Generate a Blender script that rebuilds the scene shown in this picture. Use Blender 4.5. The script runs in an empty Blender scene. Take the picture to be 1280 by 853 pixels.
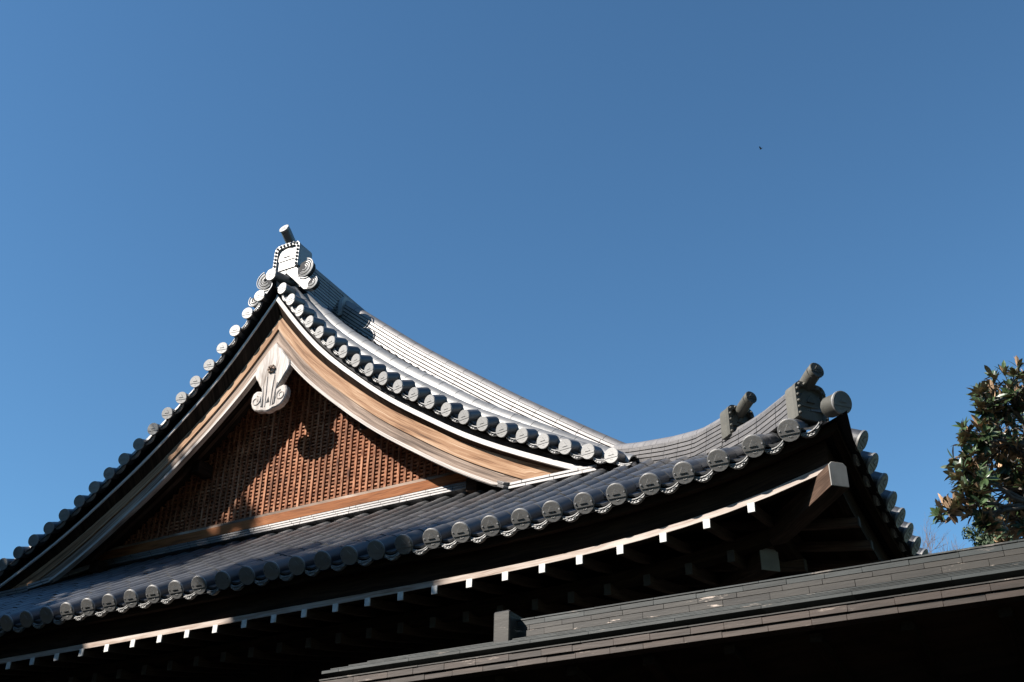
import bpy, bmesh, math, random
import numpy as np
from mathutils import Vector, Matrix, noise
R = math.radians
C = bpy.context.scene.collection
random.seed(7)

# ---------------------------------------------------------------- camera, sky, sun, exposure
# the camera stands at the world origin (eye level); the ground is 1.6 m below it
cd = bpy.data.cameras.new('camera'); cam = bpy.data.objects.new('camera', cd); C.objects.link(cam)
cd.lens = 36 * 1462.14 / 1280; cd.sensor_width = 36; cd.clip_start = .1; cd.clip_end = 6000
rt = Vector((0.8804585, 0.47404306, 0.00871857)); up = Vector((0.23808151, -0.45795075, 0.85650354)); fw = Vector((-0.41001223, 0.75204008, 0.51606752))
cam.matrix_world = Matrix(((rt.x, up.x, -fw.x, 0), (rt.y, up.y, -fw.y, 0), (rt.z, up.z, -fw.z, 0), (0, 0, 0, 1)))
bpy.context.scene.camera = cam

SUN_EL, SUN_AZ = 38.0, 39.5          # elevation; azimuth measured from -Y (towards the camera) round to -X (left)
sdir = Vector((-math.sin(R(SUN_AZ)) * math.cos(R(SUN_EL)), -math.cos(R(SUN_AZ)) * math.cos(R(SUN_EL)), math.sin(R(SUN_EL))))
w = bpy.data.worlds.new('World'); bpy.context.scene.world = w; w.use_nodes = True
nt = w.node_tree; bg = nt.nodes['Background']
sky = nt.nodes.new('ShaderNodeTexSky'); sky.sky_type = 'NISHITA'; sky.sun_disc = False
sky.sun_elevation = R(SUN_EL); sky.sun_rotation = math.atan2(sdir.x, sdir.y)
sky.altitude = 0; sky.air_density = 1.0; sky.dust_density = 0.0; sky.ozone_density = 1.3
gm = nt.nodes.new('ShaderNodeGamma'); gm.inputs[1].default_value = 1.2
tn = nt.nodes.new('ShaderNodeMix'); tn.data_type = 'RGBA'; tn.blend_type = 'MULTIPLY'; tn.inputs['Factor'].default_value = 1; tn.inputs['B'].default_value = (.70, .985, 1.02, 1)
nt.links.new(sky.outputs[0], gm.inputs[0]); nt.links.new(gm.outputs[0], tn.inputs['A']); nt.links.new(tn.outputs['Result'], bg.inputs[0]); bg.inputs[1].default_value = .066
sd = bpy.data.lights.new('sun', 'SUN'); so = bpy.data.objects.new('sun', sd); C.objects.link(so)
sd.energy = 5; sd.angle = R(.53); sd.color = (1, .93, .85)
so.rotation_euler = sdir.to_track_quat('Z', 'Y').to_euler(); so.location = (0, 0, 40)
vs = bpy.context.scene.view_settings
vs.view_transform = 'Standard'; vs.look = 'None'; vs.gamma = 1; vs.exposure = .95; vs.use_curve_mapping = False

# ---------------------------------------------------------------- materials
def mat(name):
    m = bpy.data.materials.new(name); m.use_nodes = True
    return m, m.node_tree.nodes, m.node_tree.links, m.node_tree.nodes['Principled BSDF']
def N(ns, t, **k):
    n = ns.new(t)
    for a, v in k.items(): setattr(n, a, v)
    return n
def ramp(ns, stops):
    r = ns.new('ShaderNodeValToRGB'); e = r.color_ramp.elements
    while len(e) < len(stops): e.new(.5)
    for i, (p, c) in enumerate(stops): e[i].position = p; e[i].color = (*c, 1) if len(c) == 3 else c
    return r
def clay(name, lo, hi, rough=.42, joint=0, spec=.5, scale=9, vary=.35, metal=.6):
    m, ns, lk, b = mat(name)
    tc = N(ns, 'ShaderNodeTexCoord'); geo = N(ns, 'ShaderNodeNewGeometry')
    n1 = N(ns, 'ShaderNodeTexNoise'); n1.inputs['Scale'].default_value = scale; n1.inputs['Detail'].default_value = 6; n1.inputs['Roughness'].default_value = .7
    lk.new(tc.outputs['Object'], n1.inputs['Vector'])
    n2 = N(ns, 'ShaderNodeTexNoise'); n2.inputs['Scale'].default_value = 1.3; n2.inputs['Detail'].default_value = 3
    lk.new(tc.outputs['Object'], n2.inputs['Vector'])
    add = N(ns, 'ShaderNodeMath', operation='MULTIPLY_ADD'); add.inputs[1].default_value = vary; lk.new(geo.outputs['Random Per Island'], add.inputs[0])
    mx = N(ns, 'ShaderNodeMath', operation='MULTIPLY_ADD'); mx.inputs[1].default_value = .55; lk.new(n1.outputs['Fac'], mx.inputs[0])
    sc = N(ns, 'ShaderNodeMath', operation='MULTIPLY'); sc.inputs[1].default_value = .4; lk.new(n2.outputs['Fac'], sc.inputs[0])
    lk.new(sc.outputs[0], mx.inputs[2]); lk.new(mx.outputs[0], add.inputs[2])
    oi = N(ns, 'ShaderNodeObjectInfo'); ad2 = N(ns, 'ShaderNodeMath', operation='MULTIPLY_ADD'); ad2.inputs[1].default_value = .22; lk.new(oi.outputs['Random'], ad2.inputs[0]); lk.new(add.outputs[0], ad2.inputs[2])
    rp = ramp(ns, [(.35, lo), (1.0, hi)]); lk.new(ad2.outputs[0], rp.inputs[0])
    out = rp.outputs[0]
    if joint:
        uv = N(ns, 'ShaderNodeSeparateXYZ'); lk.new(tc.outputs['UV'], uv.inputs[0])
        md = N(ns, 'ShaderNodeMath', operation='PINGPONG'); md.inputs[1].default_value = joint / 2; lk.new(uv.outputs[0], md.inputs[0])
        lt = N(ns, 'ShaderNodeMath', operation='LESS_THAN'); lt.inputs[1].default_value = .004; lk.new(md.outputs[0], lt.inputs[0])
        mc = N(ns, 'ShaderNodeMix', data_type='RGBA'); lk.new(lt.outputs[0], mc.inputs['Factor']); lk.new(out, mc.inputs['A'])
        mc.inputs['B'].default_value = (lo[0] * .3, lo[1] * .3, lo[2] * .3, 1); out = mc.outputs['Result']
    lk.new(out, b.inputs['Base Color'])
    rr = N(ns, 'ShaderNodeMapRange'); rr.inputs['To Min'].default_value = rough - .1; rr.inputs['To Max'].default_value = rough + .18
    lk.new(n1.outputs['Fac'], rr.inputs[0]); lk.new(rr.outputs[0], b.inputs['Roughness'])
    b.inputs['Specular IOR Level'].default_value = spec; b.inputs['Metallic'].default_value = metal
    bp = N(ns, 'ShaderNodeBump'); bp.inputs['Strength'].default_value = .25; bp.inputs['Distance'].default_value = .004
    n3 = N(ns, 'ShaderNodeTexNoise'); n3.inputs['Scale'].default_value = 60; n3.inputs['Detail'].default_value = 4
    lk.new(tc.outputs['Object'], n3.inputs['Vector']); lk.new(n3.outputs['Fac'], bp.inputs['Height']); lk.new(bp.outputs[0], b.inputs['Normal'])
    return m
def wood(name, cols, rough=.75, isle=False, spec=.2, along=1.2, across=38, board=0, knots=True, bump=.3):
    """grain runs along UV u (metres)"""
    m, ns, lk, b = mat(name)
    tc = N(ns, 'ShaderNodeTexCoord'); geo = N(ns, 'ShaderNodeNewGeometry')
    mp = N(ns, 'ShaderNodeMapping'); mp.inputs['Scale'].default_value = (along, across * .25, 1)
    wob = N(ns, 'ShaderNodeTexNoise'); wob.inputs['Scale'].default_value = 2.2; wob.inputs['Detail'].default_value = 2
    lk.new(tc.outputs['UV'], wob.inputs['Vector'])
    mixv = N(ns, 'ShaderNodeVectorMath', operation='MULTIPLY_ADD'); mixv.inputs[1].default_value = (.0, .09, 0)
    lk.new(wob.outputs['Color'], mixv.inputs[0]); lk.new(tc.outputs['UV'], mixv.inputs[2])
    cmb = N(ns, 'ShaderNodeCombineXYZ'); rnd = N(ns, 'ShaderNodeMath', operation='MULTIPLY'); rnd.inputs[1].default_value = 37
    lk.new(geo.outputs['Random Per Island'], rnd.inputs[0]); lk.new(rnd.outputs[0], cmb.inputs[2]); lk.new(rnd.outputs[0], cmb.inputs[0])
    av = N(ns, 'ShaderNodeVectorMath', operation='ADD'); lk.new(mixv.outputs[0], av.inputs[0]); lk.new(cmb.outputs[0], av.inputs[1])
    lk.new(av.outputs[0], mp.inputs[0])
    n1 = N(ns, 'ShaderNodeTexNoise'); n1.inputs['Scale'].default_value = 1; n1.inputs['Detail'].default_value = 8; n1.inputs['Roughness'].default_value = .65; n1.inputs['Distortion'].default_value = .6
    lk.new(mp.outputs[0], n1.inputs['Vector'])
    mp2 = N(ns, 'ShaderNodeMapping'); mp2.inputs['Scale'].default_value = (along * 3, across * 3, 1); lk.new(av.outputs[0], mp2.inputs[0])
    n2 = N(ns, 'ShaderNodeTexNoise'); n2.inputs['Scale'].default_value = 1; n2.inputs['Detail'].default_value = 3; lk.new(mp2.outputs[0], n2.inputs['Vector'])
    mm = N(ns, 'ShaderNodeMath', operation='MULTIPLY_ADD'); mm.inputs[1].default_value = .35; lk.new(n2.outputs['Fac'], mm.inputs[0])
    ml = N(ns, 'ShaderNodeMath', operation='MULTIPLY'); ml.inputs[1].default_value = .72; lk.new(n1.outputs['Fac'], ml.inputs[0]); lk.new(ml.outputs[0], mm.inputs[2])
    k = len(cols); rp = ramp(ns, [(.39 + .28 * i / (k - 1), c) for i, c in enumerate(cols)])
    lk.new(mm.outputs[0], rp.inputs[0]); lk.new(rp.outputs[0], b.inputs['Base Color'])
    b.inputs['Roughness'].default_value = rough; b.inputs['Specular IOR Level'].default_value = spec
    hs = N(ns, 'ShaderNodeHueSaturation'); hm = N(ns, 'ShaderNodeMapRange'); hm.inputs['To Min'].default_value = .72; hm.inputs['To Max'].default_value = 1.25
    lk.new(geo.outputs['Random Per Island'], hm.inputs[0]); lk.new(hm.outputs[0], hs.inputs['Value']); lk.new(rp.outputs[0], hs.inputs['Color'])
    if isle: lk.new(hs.outputs[0], b.inputs['Base Color'])
    bp = N(ns, 'ShaderNodeBump'); bp.inputs['Strength'].default_value = bump; bp.inputs['Distance'].default_value = .006
    lk.new(mm.outputs[0], bp.inputs['Height']); lk.new(bp.outputs[0], b.inputs['Normal'])
    return m
def plain(name, col, rough=.8, var=.15, scale=12, spec=.3):
    m, ns, lk, b = mat(name)
    tc = N(ns, 'ShaderNodeTexCoord'); n1 = N(ns, 'ShaderNodeTexNoise'); n1.inputs['Scale'].default_value = scale; n1.inputs['Detail'].default_value = 6
    lk.new(tc.outputs['Object'], n1.inputs['Vector'])
    rp = ramp(ns, [(.3, tuple(c * (1 - var) for c in col)), (.75, tuple(min(1, c * (1 + var)) for c in col))])
    lk.new(n1.outputs['Fac'], rp.inputs[0]); lk.new(rp.outputs[0], b.inputs['Base Color'])
    b.inputs['Roughness'].default_value = rough; b.inputs['Specular IOR Level'].default_value = spec
    return m
M = {}
M['tube'] = clay('smoked_clay_roof', (.075, .077, .082), (.19, .192, .198), rough=.44, metal=.75)
M['disc'] = clay('smoked_clay_tile_face', (.22, .22, .215), (.36, .355, .345), rough=.54, scale=22, vary=.25, metal=.6)
M['cornerclay'] = clay('lichened_corner_clay', (.06, .06, .05), (.155, .15, .13), rough=.6, scale=18, vary=.25, metal=.4)
M['ridge'] = clay('ridge_clay', (.13, .127, .127), (.25, .24, .235), rough=.5, joint=.33, metal=.6)
M['mortar_shade'] = plain('dark_joint_and_shade', (.03, .03, .032))
M['barge'] = wood('weathered_cypress', [(.07, .035, .02), (.28, .15, .08), (.42, .26, .155), (.56, .41, .29)], along=.7, across=26)
M['bargelow'] = wood('grey_weathered_cypress', [(.045, .03, .024), (.15, .11, .085), (.30, .22, .17), (.50, .41, .34)], along=.7, across=30)
M['pale'] = wood('silvered_wood', [(.20, .165, .14), (.40, .355, .32), (.58, .54, .50), (.70, .67, .63)], along=1, across=30, bump=.3)
M['strip'] = wood('white_verge_strip', [(.50, .47, .44), (.66, .63, .60), (.74, .72, .70)], along=1, across=20, bump=.1)
M['lattice'] = wood('red_brown_lattice', [(.05, .018, .009), (.17, .064, .030), (.34, .145, .074), (.40, .21, .125)], along=3, across=40, isle=True)
M['sill'] = wood('orange_brown_beam', [(.10, .035, .012), (.24, .085, .028), (.34, .14, .055)], along=1, across=30)
M['fascia'] = wood('weathered_fascia_sunlit', [(.22, .16, .125), (.36, .28, .23), (.48, .41, .36), (.56, .50, .45)], along=1, across=26)  # weathered wood, kept pale to imitate the sunlit foot of the fascia
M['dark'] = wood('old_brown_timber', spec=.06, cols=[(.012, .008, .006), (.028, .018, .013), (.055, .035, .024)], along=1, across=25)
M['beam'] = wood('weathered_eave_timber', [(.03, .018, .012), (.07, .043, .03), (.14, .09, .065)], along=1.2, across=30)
M['white'] = plain('white_painted_ends', (.70, .70, .68), var=.2, scale=30)
M['plaster'] = plain('weathered_limewash', (.30, .29, .27))
M['endgrain'] = plain('grey_end_grain', (.09, .085, .08))
M['copper'] = plain('weathered_copper_shingle', (.14, .098, .075), rough=.55, var=.35, scale=9, spec=.5)
M['verdigris'] = plain('dark_verdigris_copper', (.10, .115, .115), rough=.45, var=.35, scale=9, spec=.5)
M['patina'] = plain('scuffed_pale_patina', (.5, .44, .38), rough=.8, var=.2, scale=30)
M['ground'] = plain('dark_mossy_gravel', (.045, .045, .038), rough=.95, var=.3, scale=3)
def copper_mat(name, a, b_, scuff_glint):
    m, ns, lk, b = mat(name); tc = N(ns, 'ShaderNodeTexCoord'); geo = N(ns, 'ShaderNodeNewGeometry')
    mp = N(ns, 'ShaderNodeMapping'); mp.inputs['Scale'].default_value = (2.2, 2, 16); lk.new(tc.outputs['Object'], mp.inputs[0])
    n1 = N(ns, 'ShaderNodeTexNoise'); n1.inputs['Scale'].default_value = 1.6; n1.inputs['Detail'].default_value = 8; n1.inputs['Roughness'].default_value = .7
    lk.new(mp.outputs[0], n1.inputs['Vector'])
    a1 = N(ns, 'ShaderNodeMath', operation='MULTIPLY_ADD'); a1.inputs[1].default_value = .35; lk.new(geo.outputs['Random Per Island'], a1.inputs[0]); lk.new(n1.outputs['Fac'], a1.inputs[2])
    rp = ramp(ns, [(.4, a), (.95, b_)]); lk.new(a1.outputs[0], rp.inputs[0])
    n2 = N(ns, 'ShaderNodeTexNoise'); n2.inputs['Scale'].default_value = 3.1; n2.inputs['Detail'].default_value = 9; n2.inputs['Roughness'].default_value = .75
    mp2 = N(ns, 'ShaderNodeMapping'); mp2.inputs['Scale'].default_value = (1.2, 1, 9); mp2.inputs['Location'].default_value = (3, 1, 2); lk.new(tc.outputs['Object'], mp2.inputs[0]); lk.new(mp2.outputs[0], n2.inputs['Vector'])
    r2 = ramp(ns, [(.605, (0, 0, 0)), (.64, (1, 1, 1))]); lk.new(n2.outputs['Fac'], r2.inputs[0])
    mf = N(ns, 'ShaderNodeMath', operation='MULTIPLY'); mf.inputs[1].default_value = scuff_glint; lk.new(r2.outputs[0], mf.inputs[0])  # pale streaks: scuffs, and glints painted into the copper colour
    mc = N(ns, 'ShaderNodeMix', data_type='RGBA'); lk.new(mf.outputs[0], mc.inputs['Factor']); lk.new(rp.outputs[0], mc.inputs['A']); mc.inputs['B'].default_value = (.5, .42, .36, 1)
    lk.new(mc.outputs['Result'], b.inputs['Base Color']); b.inputs['Roughness'].default_value = .55; b.inputs['Specular IOR Level'].default_value = .4
    bp = N(ns, 'ShaderNodeBump'); bp.inputs['Strength'].default_value = .4; bp.inputs['Distance'].default_value = .004; lk.new(n1.outputs['Fac'], bp.inputs['Height']); lk.new(bp.outputs[0], b.inputs['Normal'])
    return m
M['copper'] = copper_mat('weathered_copper_shingle', (.018, .013, .010), (.066, .046, .036), .35)
M['coppertop'] = copper_mat('weathered_copper_ridge_course', (.013, .0125, .0115), (.047, .043, .037), 1)
M['verdigris'] = copper_mat('dark_verdigris_copper', (.013, .017, .017), (.044, .053, .054), .3)
def leafmat(name, top, under, rough=.3, under_rough=.8, trans=.0):
    m, ns, lk, b = mat(name); geo = N(ns, 'ShaderNodeNewGeometry')
    hv = N(ns, 'ShaderNodeHueSaturation'); mr = N(ns, 'ShaderNodeMapRange'); mr.inputs['To Min'].default_value = .55; mr.inputs['To Max'].default_value = 1.5
    lk.new(geo.outputs['Random Per Island'], mr.inputs[0]); lk.new(mr.outputs[0], hv.inputs['Value'])
    mc = N(ns, 'ShaderNodeMix', data_type='RGBA'); lk.new(geo.outputs['Backfacing'], mc.inputs['Factor']); mc.inputs['A'].default_value = (*top, 1); mc.inputs['B'].default_value = (*under, 1)
    lk.new(mc.outputs['Result'], hv.inputs['Color']); lk.new(hv.outputs[0], b.inputs['Base Color'])
    r = N(ns, 'ShaderNodeMapRange'); r.inputs['To Min'].default_value = rough; r.inputs['To Max'].default_value = under_rough; lk.new(geo.outputs['Backfacing'], r.inputs[0]); lk.new(r.outputs[0], b.inputs['Roughness'])
    return m
M['magnolia'] = leafmat('magnolia_leaf', (.042, .070, .026), (.42, .27, .16), .4, .8)
M['evergreen'] = leafmat('evergreen_leaf', (.035, .06, .02), (.05, .07, .03), .5, .6)
M['bark'] = plain('grey_bark', (.15, .13, .11), var=.35, scale=20)
M['twig'] = plain('bare_twig', (.17, .13, .125), var=.2)
M['dkbird'] = plain('dark_feathers', (.02, .02, .02))

# ---------------------------------------------------------------- mesh builder
class MB:
    def __init__(s): s.v = []; s.f = []; s.uv = []; s.mi = []
    def add(s, vs, fs, uvs=None, mi=0):
        o = len(s.v); s.v += [tuple(p) for p in vs]
        for i, f in enumerate(fs):
            s.f.append(tuple(o + j for j in f)); s.mi.append(mi)
            s.uv.append(uvs[i] if uvs else None)
    def box(s, c, size, ax=None, mi=0):
        """box centred at c, size along the three axes; uv u runs along the longest side"""
        ax = ax or (Vector((1, 0, 0)), Vector((0, 1, 0)), Vector((0, 0, 1)))
        c = Vector(c); h = [x / 2 for x in size]; L = max(range(3), key=lambda i: size[i])
        P = [(a, b, d) for a in (-1, 1) for b in (-1, 1) for d in (-1, 1)]
        vs = [c + ax[0] * (p[0] * h[0]) + ax[1] * (p[1] * h[1]) + ax[2] * (p[2] * h[2]) for p in P]
        fs = [(0, 1, 3, 2), (4, 6, 7, 5), (0, 4, 5, 1), (2, 3, 7, 6), (0, 2, 6, 4), (1, 5, 7, 3)]
        if ax[0].cross(ax[1]).dot(ax[2]) < 0: fs = [tuple(reversed(f)) for f in fs]
        o = [i for i in range(3) if i != L]; r0 = (c.x + c.y * 1.7 + c.z * .77)
        uvs = []
        for f in fs:
            q = [P[i] for i in f]; const = [i for i in range(3) if len({p[i] for p in q}) == 1][0]
            if const == L: uvs.append([(q_[o[0]] * h[o[0]] + r0, q_[o[1]] * h[o[1]]) for q_ in q])
            else:
                oth = [i for i in o if i != const][0]
                uvs.append([(q_[L] * h[L] + r0, q_[oth] * h[oth] + const * .31) for q_ in q])
        s.add(vs, fs, uvs, mi)
    def sweep(s, prof, frames, mi=0, closed=True, caps=True, u0=0, emi=None):
        """prof: list of (a,b); frames: list of (P, A, B)"""
        n = len(prof); vs = []; us = []; u = u0
        for i, (P, A, B) in enumerate(frames):
            if i: u += (Vector(P) - Vector(frames[i - 1][0])).length
            us.append(u); vs += [Vector(P) + Vector(A) * a + Vector(B) * b for a, b in prof]
        w_ = [0]
        for i in range(n): w_.append(w_[-1] + math.dist(prof[i], prof[(i + 1) % n]))
        fs = []; uvs = []
        for i in range(len(frames) - 1):
            for j in range(n if closed else n - 1):
                k = (j + 1) % n
                fs.append((i * n + j, i * n + k, (i + 1) * n + k, (i + 1) * n + j))
                uvs.append([(us[i], w_[j]), (us[i], w_[j + 1]), (us[i + 1], w_[j + 1]), (us[i + 1], w_[j])])
        if caps and closed:
            fs.append(tuple(range(n - 1, -1, -1))); uvs.append([(prof[j][0], prof[j][1]) for j in range(n - 1, -1, -1)])
            o = (len(frames) - 1) * n
            fs.append(tuple(o + j for j in range(n))); uvs.append([(p[0], p[1]) for p in prof])
        s.add(vs, fs, uvs, mi)
        if emi:
            k = len(s.f) - len(fs)
            for i in range(len(frames) - 1):
                for j in range(n): s.mi[k + i * n + j] = emi[j]
    def tube(s, pts, radii, n=10, mi=0, caps=True):
        pts = [Vector(p) for p in pts]; fr = []; A = None
        if not isinstance(radii, (list, tuple)): radii = [radii] * len(pts)
        vs = []; us = []; u = 0
        for i, p in enumerate(pts):
            t = (pts[min(i + 1, len(pts) - 1)] - pts[max(i - 1, 0)]).normalized()
            if A is None: A = t.orthogonal().normalized()
            A = (A - t * A.dot(t)).normalized(); B = t.cross(A)
            if i: u += (p - pts[i - 1]).length
            us.append(u)
            for j in range(n):
                a = 2 * math.pi * j / n; vs.append(p + (A * math.cos(a) + B * math.sin(a)) * radii[i])
        fs = []; uvs = []
        for i in range(len(pts) - 1):
            for j in range(n):
                k = (j + 1) % n; fs.append((i * n + j, i * n + k, (i + 1) * n + k, (i + 1) * n + j))
                uvs.append([(us[i], j * .03), (us[i], j * .03 + .03), (us[i + 1], j * .03 + .03), (us[i + 1], j * .03)])
        if caps:
            fs.append(tuple(range(n - 1, -1, -1))); uvs.append(None)
            o = (len(pts) - 1) * n; fs.append(tuple(o + j for j in range(n))); uvs.append(None)
        s.add(vs, fs, uvs, mi)
    def prism(s, poly, O, A, B, D, thick, inset=.006, mi=0):
        """polygon (a,b) in plane O,A,B, front at O, extruded by thick along -D (D = outward front normal); chamfered front"""
        n = len(poly); O = Vector(O)
        def off(d):
            out = []
            for i in range(n):
                p0, p1, p2 = Vector(poly[i - 1]), Vector(poly[i]), Vector(poly[(i + 1) % n])
                e1 = (p1 - p0).normalized(); e2 = (p2 - p1).normalized()
                n1 = Vector((-e1.y, e1.x)); n2 = Vector((-e2.y, e2.x)); m = (n1 + n2)
                m = m.normalized() if m.length > 1e-6 else n1
                out.append(p1 + m * d / max(.5, m.dot(n1)))
            return out
        area = sum(poly[i][0] * poly[(i + 1) % n][1] - poly[(i + 1) % n][0] * poly[i][1] for i in range(n))
        sg = 1 if area > 0 else -1
        ins = off(inset * sg)
        rings = [[O + A * p.x + B * p.y for p in ins], [O + A * p[0] + B * p[1] - D * inset for p in poly], [O + A * p[0] + B * p[1] - D * thick for p in poly]]
        vs = rings[0] + rings[1] + rings[2]
        fs = [tuple(range(n))] + [tuple(2 * n + j for j in reversed(range(n)))]
        uvs = [[(p.y, p.x) for p in ins], [(p[1], p[0]) for p in reversed(poly)]]
        for r_ in (0, 1):
            for j in range(n):
                k = (j + 1) % n; fs.append((r_ * n + j, (r_ + 1) * n + j, (r_ + 1) * n + k, r_ * n + k)); uvs.append(None)
        s.add(vs, fs, uvs, mi)
    def ball(s, c, r, n=8, m_=5, mi=0, sc=(1, 1, 1)):
        c = Vector(c); vs = [c + Vector((0, 0, r * sc[2]))]; fs = []
        for i in range(1, m_):
            t = math.pi * i / m_
            for j in range(n):
                a = 2 * math.pi * j / n; vs.append(c + Vector((r * sc[0] * math.sin(t) * math.cos(a), r * sc[1] * math.sin(t) * math.sin(a), r * sc[2] * math.cos(t))))
        vs.append(c - Vector((0, 0, r * sc[2])))
        for j in range(n): fs.append((0, 1 + j, 1 + (j + 1) % n))
        for i in range(m_ - 2):
            for j in range(n):
                k = (j + 1) % n; fs.append((1 + i * n + j, 1 + (i + 1) * n + j, 1 + (i + 1) * n + k, 1 + i * n + k))
        l = len(vs) - 1; o = 1 + (m_ - 2) * n
        for j in range(n): fs.append((l, o + (j + 1) % n, o + j))
        s.add(vs, fs, None, mi)
    def build(s, name, mats, parent=None, smooth=38, fix=True, bevel=0):
        me = bpy.data.meshes.new(name); me.from_pydata(s.v, [], s.f)
        mats = mats if isinstance(mats, (list, tuple)) else [mats]
        for m in mats: me.materials.append(M[m] if isinstance(m, str) else m)
        me.polygons.foreach_set('material_index', s.mi)
        uvl = me.uv_layers.new(name='UVMap'); data = []
        for f, uv in zip(s.f, s.uv):
            if uv is None: uv = [(s.v[i][0] * .7 + s.v[i][1] * .7, s.v[i][2]) for i in f]
            for p in uv: data += [p[0], p[1]]
        uvl.data.foreach_set('uv', data)
        if fix or smooth:
            bm = bmesh.new(); bm.from_mesh(me)
            if fix: bmesh.ops.recalc_face_normals(bm, faces=bm.faces)
            if smooth:
                lim = R(smooth)
                for f in bm.faces: f.smooth = True
                for e in bm.edges:
                    e.smooth = len(e.link_faces) == 2 and e.calc_face_angle(0) < lim
            bm.to_mesh(me); bm.free()
        o = bpy.data.objects.new(name, me); C.objects.link(o)
        if parent:
            o.parent = parent; o.matrix_parent_inverse = parent.matrix_world.inverted()
        if bevel:
            b = o.modifiers.new('bevel', 'BEVEL'); b.width = bevel; b.segments = 1; b.limit_method = 'ANGLE'; b.angle_limit = R(50)
        return o
def tag(o, label=None, cat=None, group=None, kind=None):
    for k, v in (('label', label), ('category', cat), ('group', group), ('kind', kind)):
        if v: o[k] = v
    return o
def empty(name, loc):
    o = bpy.data.objects.new(name, None); C.objects.link(o); o.location = loc; o.matrix_world = Matrix.Translation(loc); o.empty_display_size = .3
    return o

# ---------------------------------------------------------------- ground
G0 = -1.6
g = MB(); g.add([(-3000, -3000, G0), (3000, -3000, G0), (3000, 3000, G0), (-3000, 3000, G0)], [(0, 1, 2, 3)])
tag(g.build('ground', 'ground', smooth=0), kind='structure')

# ---------------------------------------------------------------- temple hall: roof geometry
XD, YD = -1.461, 7.765            # the roof corner; the front eave runs along -X, the side eave along +Y
XC, YG = -9.087, 9.92             # centre of the gable, plane of the verge tiles
WID = 2 * (XD - XC); PITCH = .28; YEND = 20.0
RX = [0.19, 0.36, 0.535, 0.716, 0.901, 1.099, 1.304, 1.511, 1.721, 1.936, 2.158, 2.385, 2.612, 2.84, 3.075, 3.317, 3.562, 3.81, 4.062, 4.32, 4.578, 4.837]
RZ = [8.598, 8.37, 8.144, 7.923, 7.711, 7.509, 7.317, 7.135, 6.952, 6.776, 6.608, 6.449, 6.295, 6.141, 5.99, 5.849, 5.717, 5.592, 5.469, 5.347, 5.236, 5.135]
CX = np.array([-.4, -.0] + RX + [5.4]); CZ = np.array([9.35, 8.853] + RZ + [4.93])
def verge_z(x): return float(np.interp(x, CX, CZ))
ID = np.array([0, .8, 1.6, 2.4, 3.2, 3.89, 4.86, 6.15, 6.92, 7.626, 8.2]); IZ = np.array([3.61, 4.08, 4.563, 5.06, 5.57, 6.02, 6.66, 7.66, 8.32, 8.98, 9.5])
def base_z(d): return float(np.interp(d, ID, IZ))
def lift(s): return .0349 * (max(0, 17.75 - ((s - .436) / .28 + 1)) / 10) ** 4.168
def roof_z(s, t):
    """tile height at s along the eave from the corner, t in from the eave"""
    return base_z(t) + (lift(s) + lift(WID - s)) * max(0, 1 - t / 3.1) ** 1.2
class Side:
    """local (s along the eave, t inward, z) -> world, with directions"""
    def __init__(s, O, S, T): s.O, s.S, s.T = Vector(O), Vector(S), Vector(T)
    def P(s, a, b, z): return s.O + s.S * a + s.T * b + Vector((0, 0, z))
FRONT = Side((XD, YD, 0), (-1, 0, 0), (0, 1, 0))
RIGHT = Side((XD, YD, 0), (0, 1, 0), (-1, 0, 0))
LEFT = Side((XD - WID, YD, 0), (0, 1, 0), (1, 0, 0))
UP = Vector((0, 0, 1))

hall = empty('temple_hall', (XC, 14, G0))
tag(hall, 'old wooden temple hall with a grey tiled hip-and-gable roof, latticed gable and white rafter ends', 'temple')

def emblem(mb, O, A, B, D, r, mi=0, h=.004):
    """raised field cut off along a chord, with a triangle standing on it"""
    pts = []
    for i in range(25):
        a = R(-21) + R(222) * i / 24; pts.append((r * .93 * math.cos(a), r * .93 * math.sin(a)))
    mb.prism(pts, O + D * h, A, B, D, h + .002, inset=.001, mi=mi)
    mb.prism([(-.37 * r, .0), (.37 * r, .0), (0, .55 * r)], O + D * h * 2.1, A, B, D, h * 1.2, inset=.001, mi=mi)
    for q in (-1, 0, 1): mb.ball(O + A * (q * .13 * r) + B * (-.60 * r + .04 * r * abs(q)) - D * .001, .05 * r, 6, 4, mi=mi)
def disc_tile(mb, c, D, r=.085, back=.30, bdir=None, upv=UP, mi=0, n=24, emb=True, endr=None, mi2=1):
    """round end tile: rimmed face with emblem, and its barrel running back"""
    D = Vector(D).normalized(); A = D.cross(upv) * -1; A.normalize(); B = D.cross(A) * 1
    if B.dot(upv) < 0: B = -B
    A = B.cross(D)
    c = Vector(c)
    prof = [(0, 0), (r * .975, 0), (r, -.0025), (r, -.016), (r * .94, -.02)]
    vs = []; fs = []
    for q, (rr, dd) in enumerate(prof):
        if q == 0: vs.append(c + D * dd); continue
        for j in range(n):
            a = 2 * math.pi * j / n; vs.append(c + D * dd + A * (rr * math.cos(a)) + B * (rr * math.sin(a)))
    for j in range(n): fs.append((0, 1 + j, 1 + (j + 1) % n))
    for q in range(len(prof) - 2):
        for j in range(n):
            k = (j + 1) % n; o = 1 + q * n; fs.append((o + j, o + n + j, o + n + k, o + k))
    mb.add(vs, fs, None, mi)
    if emb: emblem(mb, c, A, B, D, r, mi)
    bd = Vector(bdir or -D).normalized()
    mb.tube([c - D * .012, c - D * .02 + bd * .02, c - D * .02 + bd * back], [r * .93, r * .93, (endr or r * .9)], n=14, mi=mi2)
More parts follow.
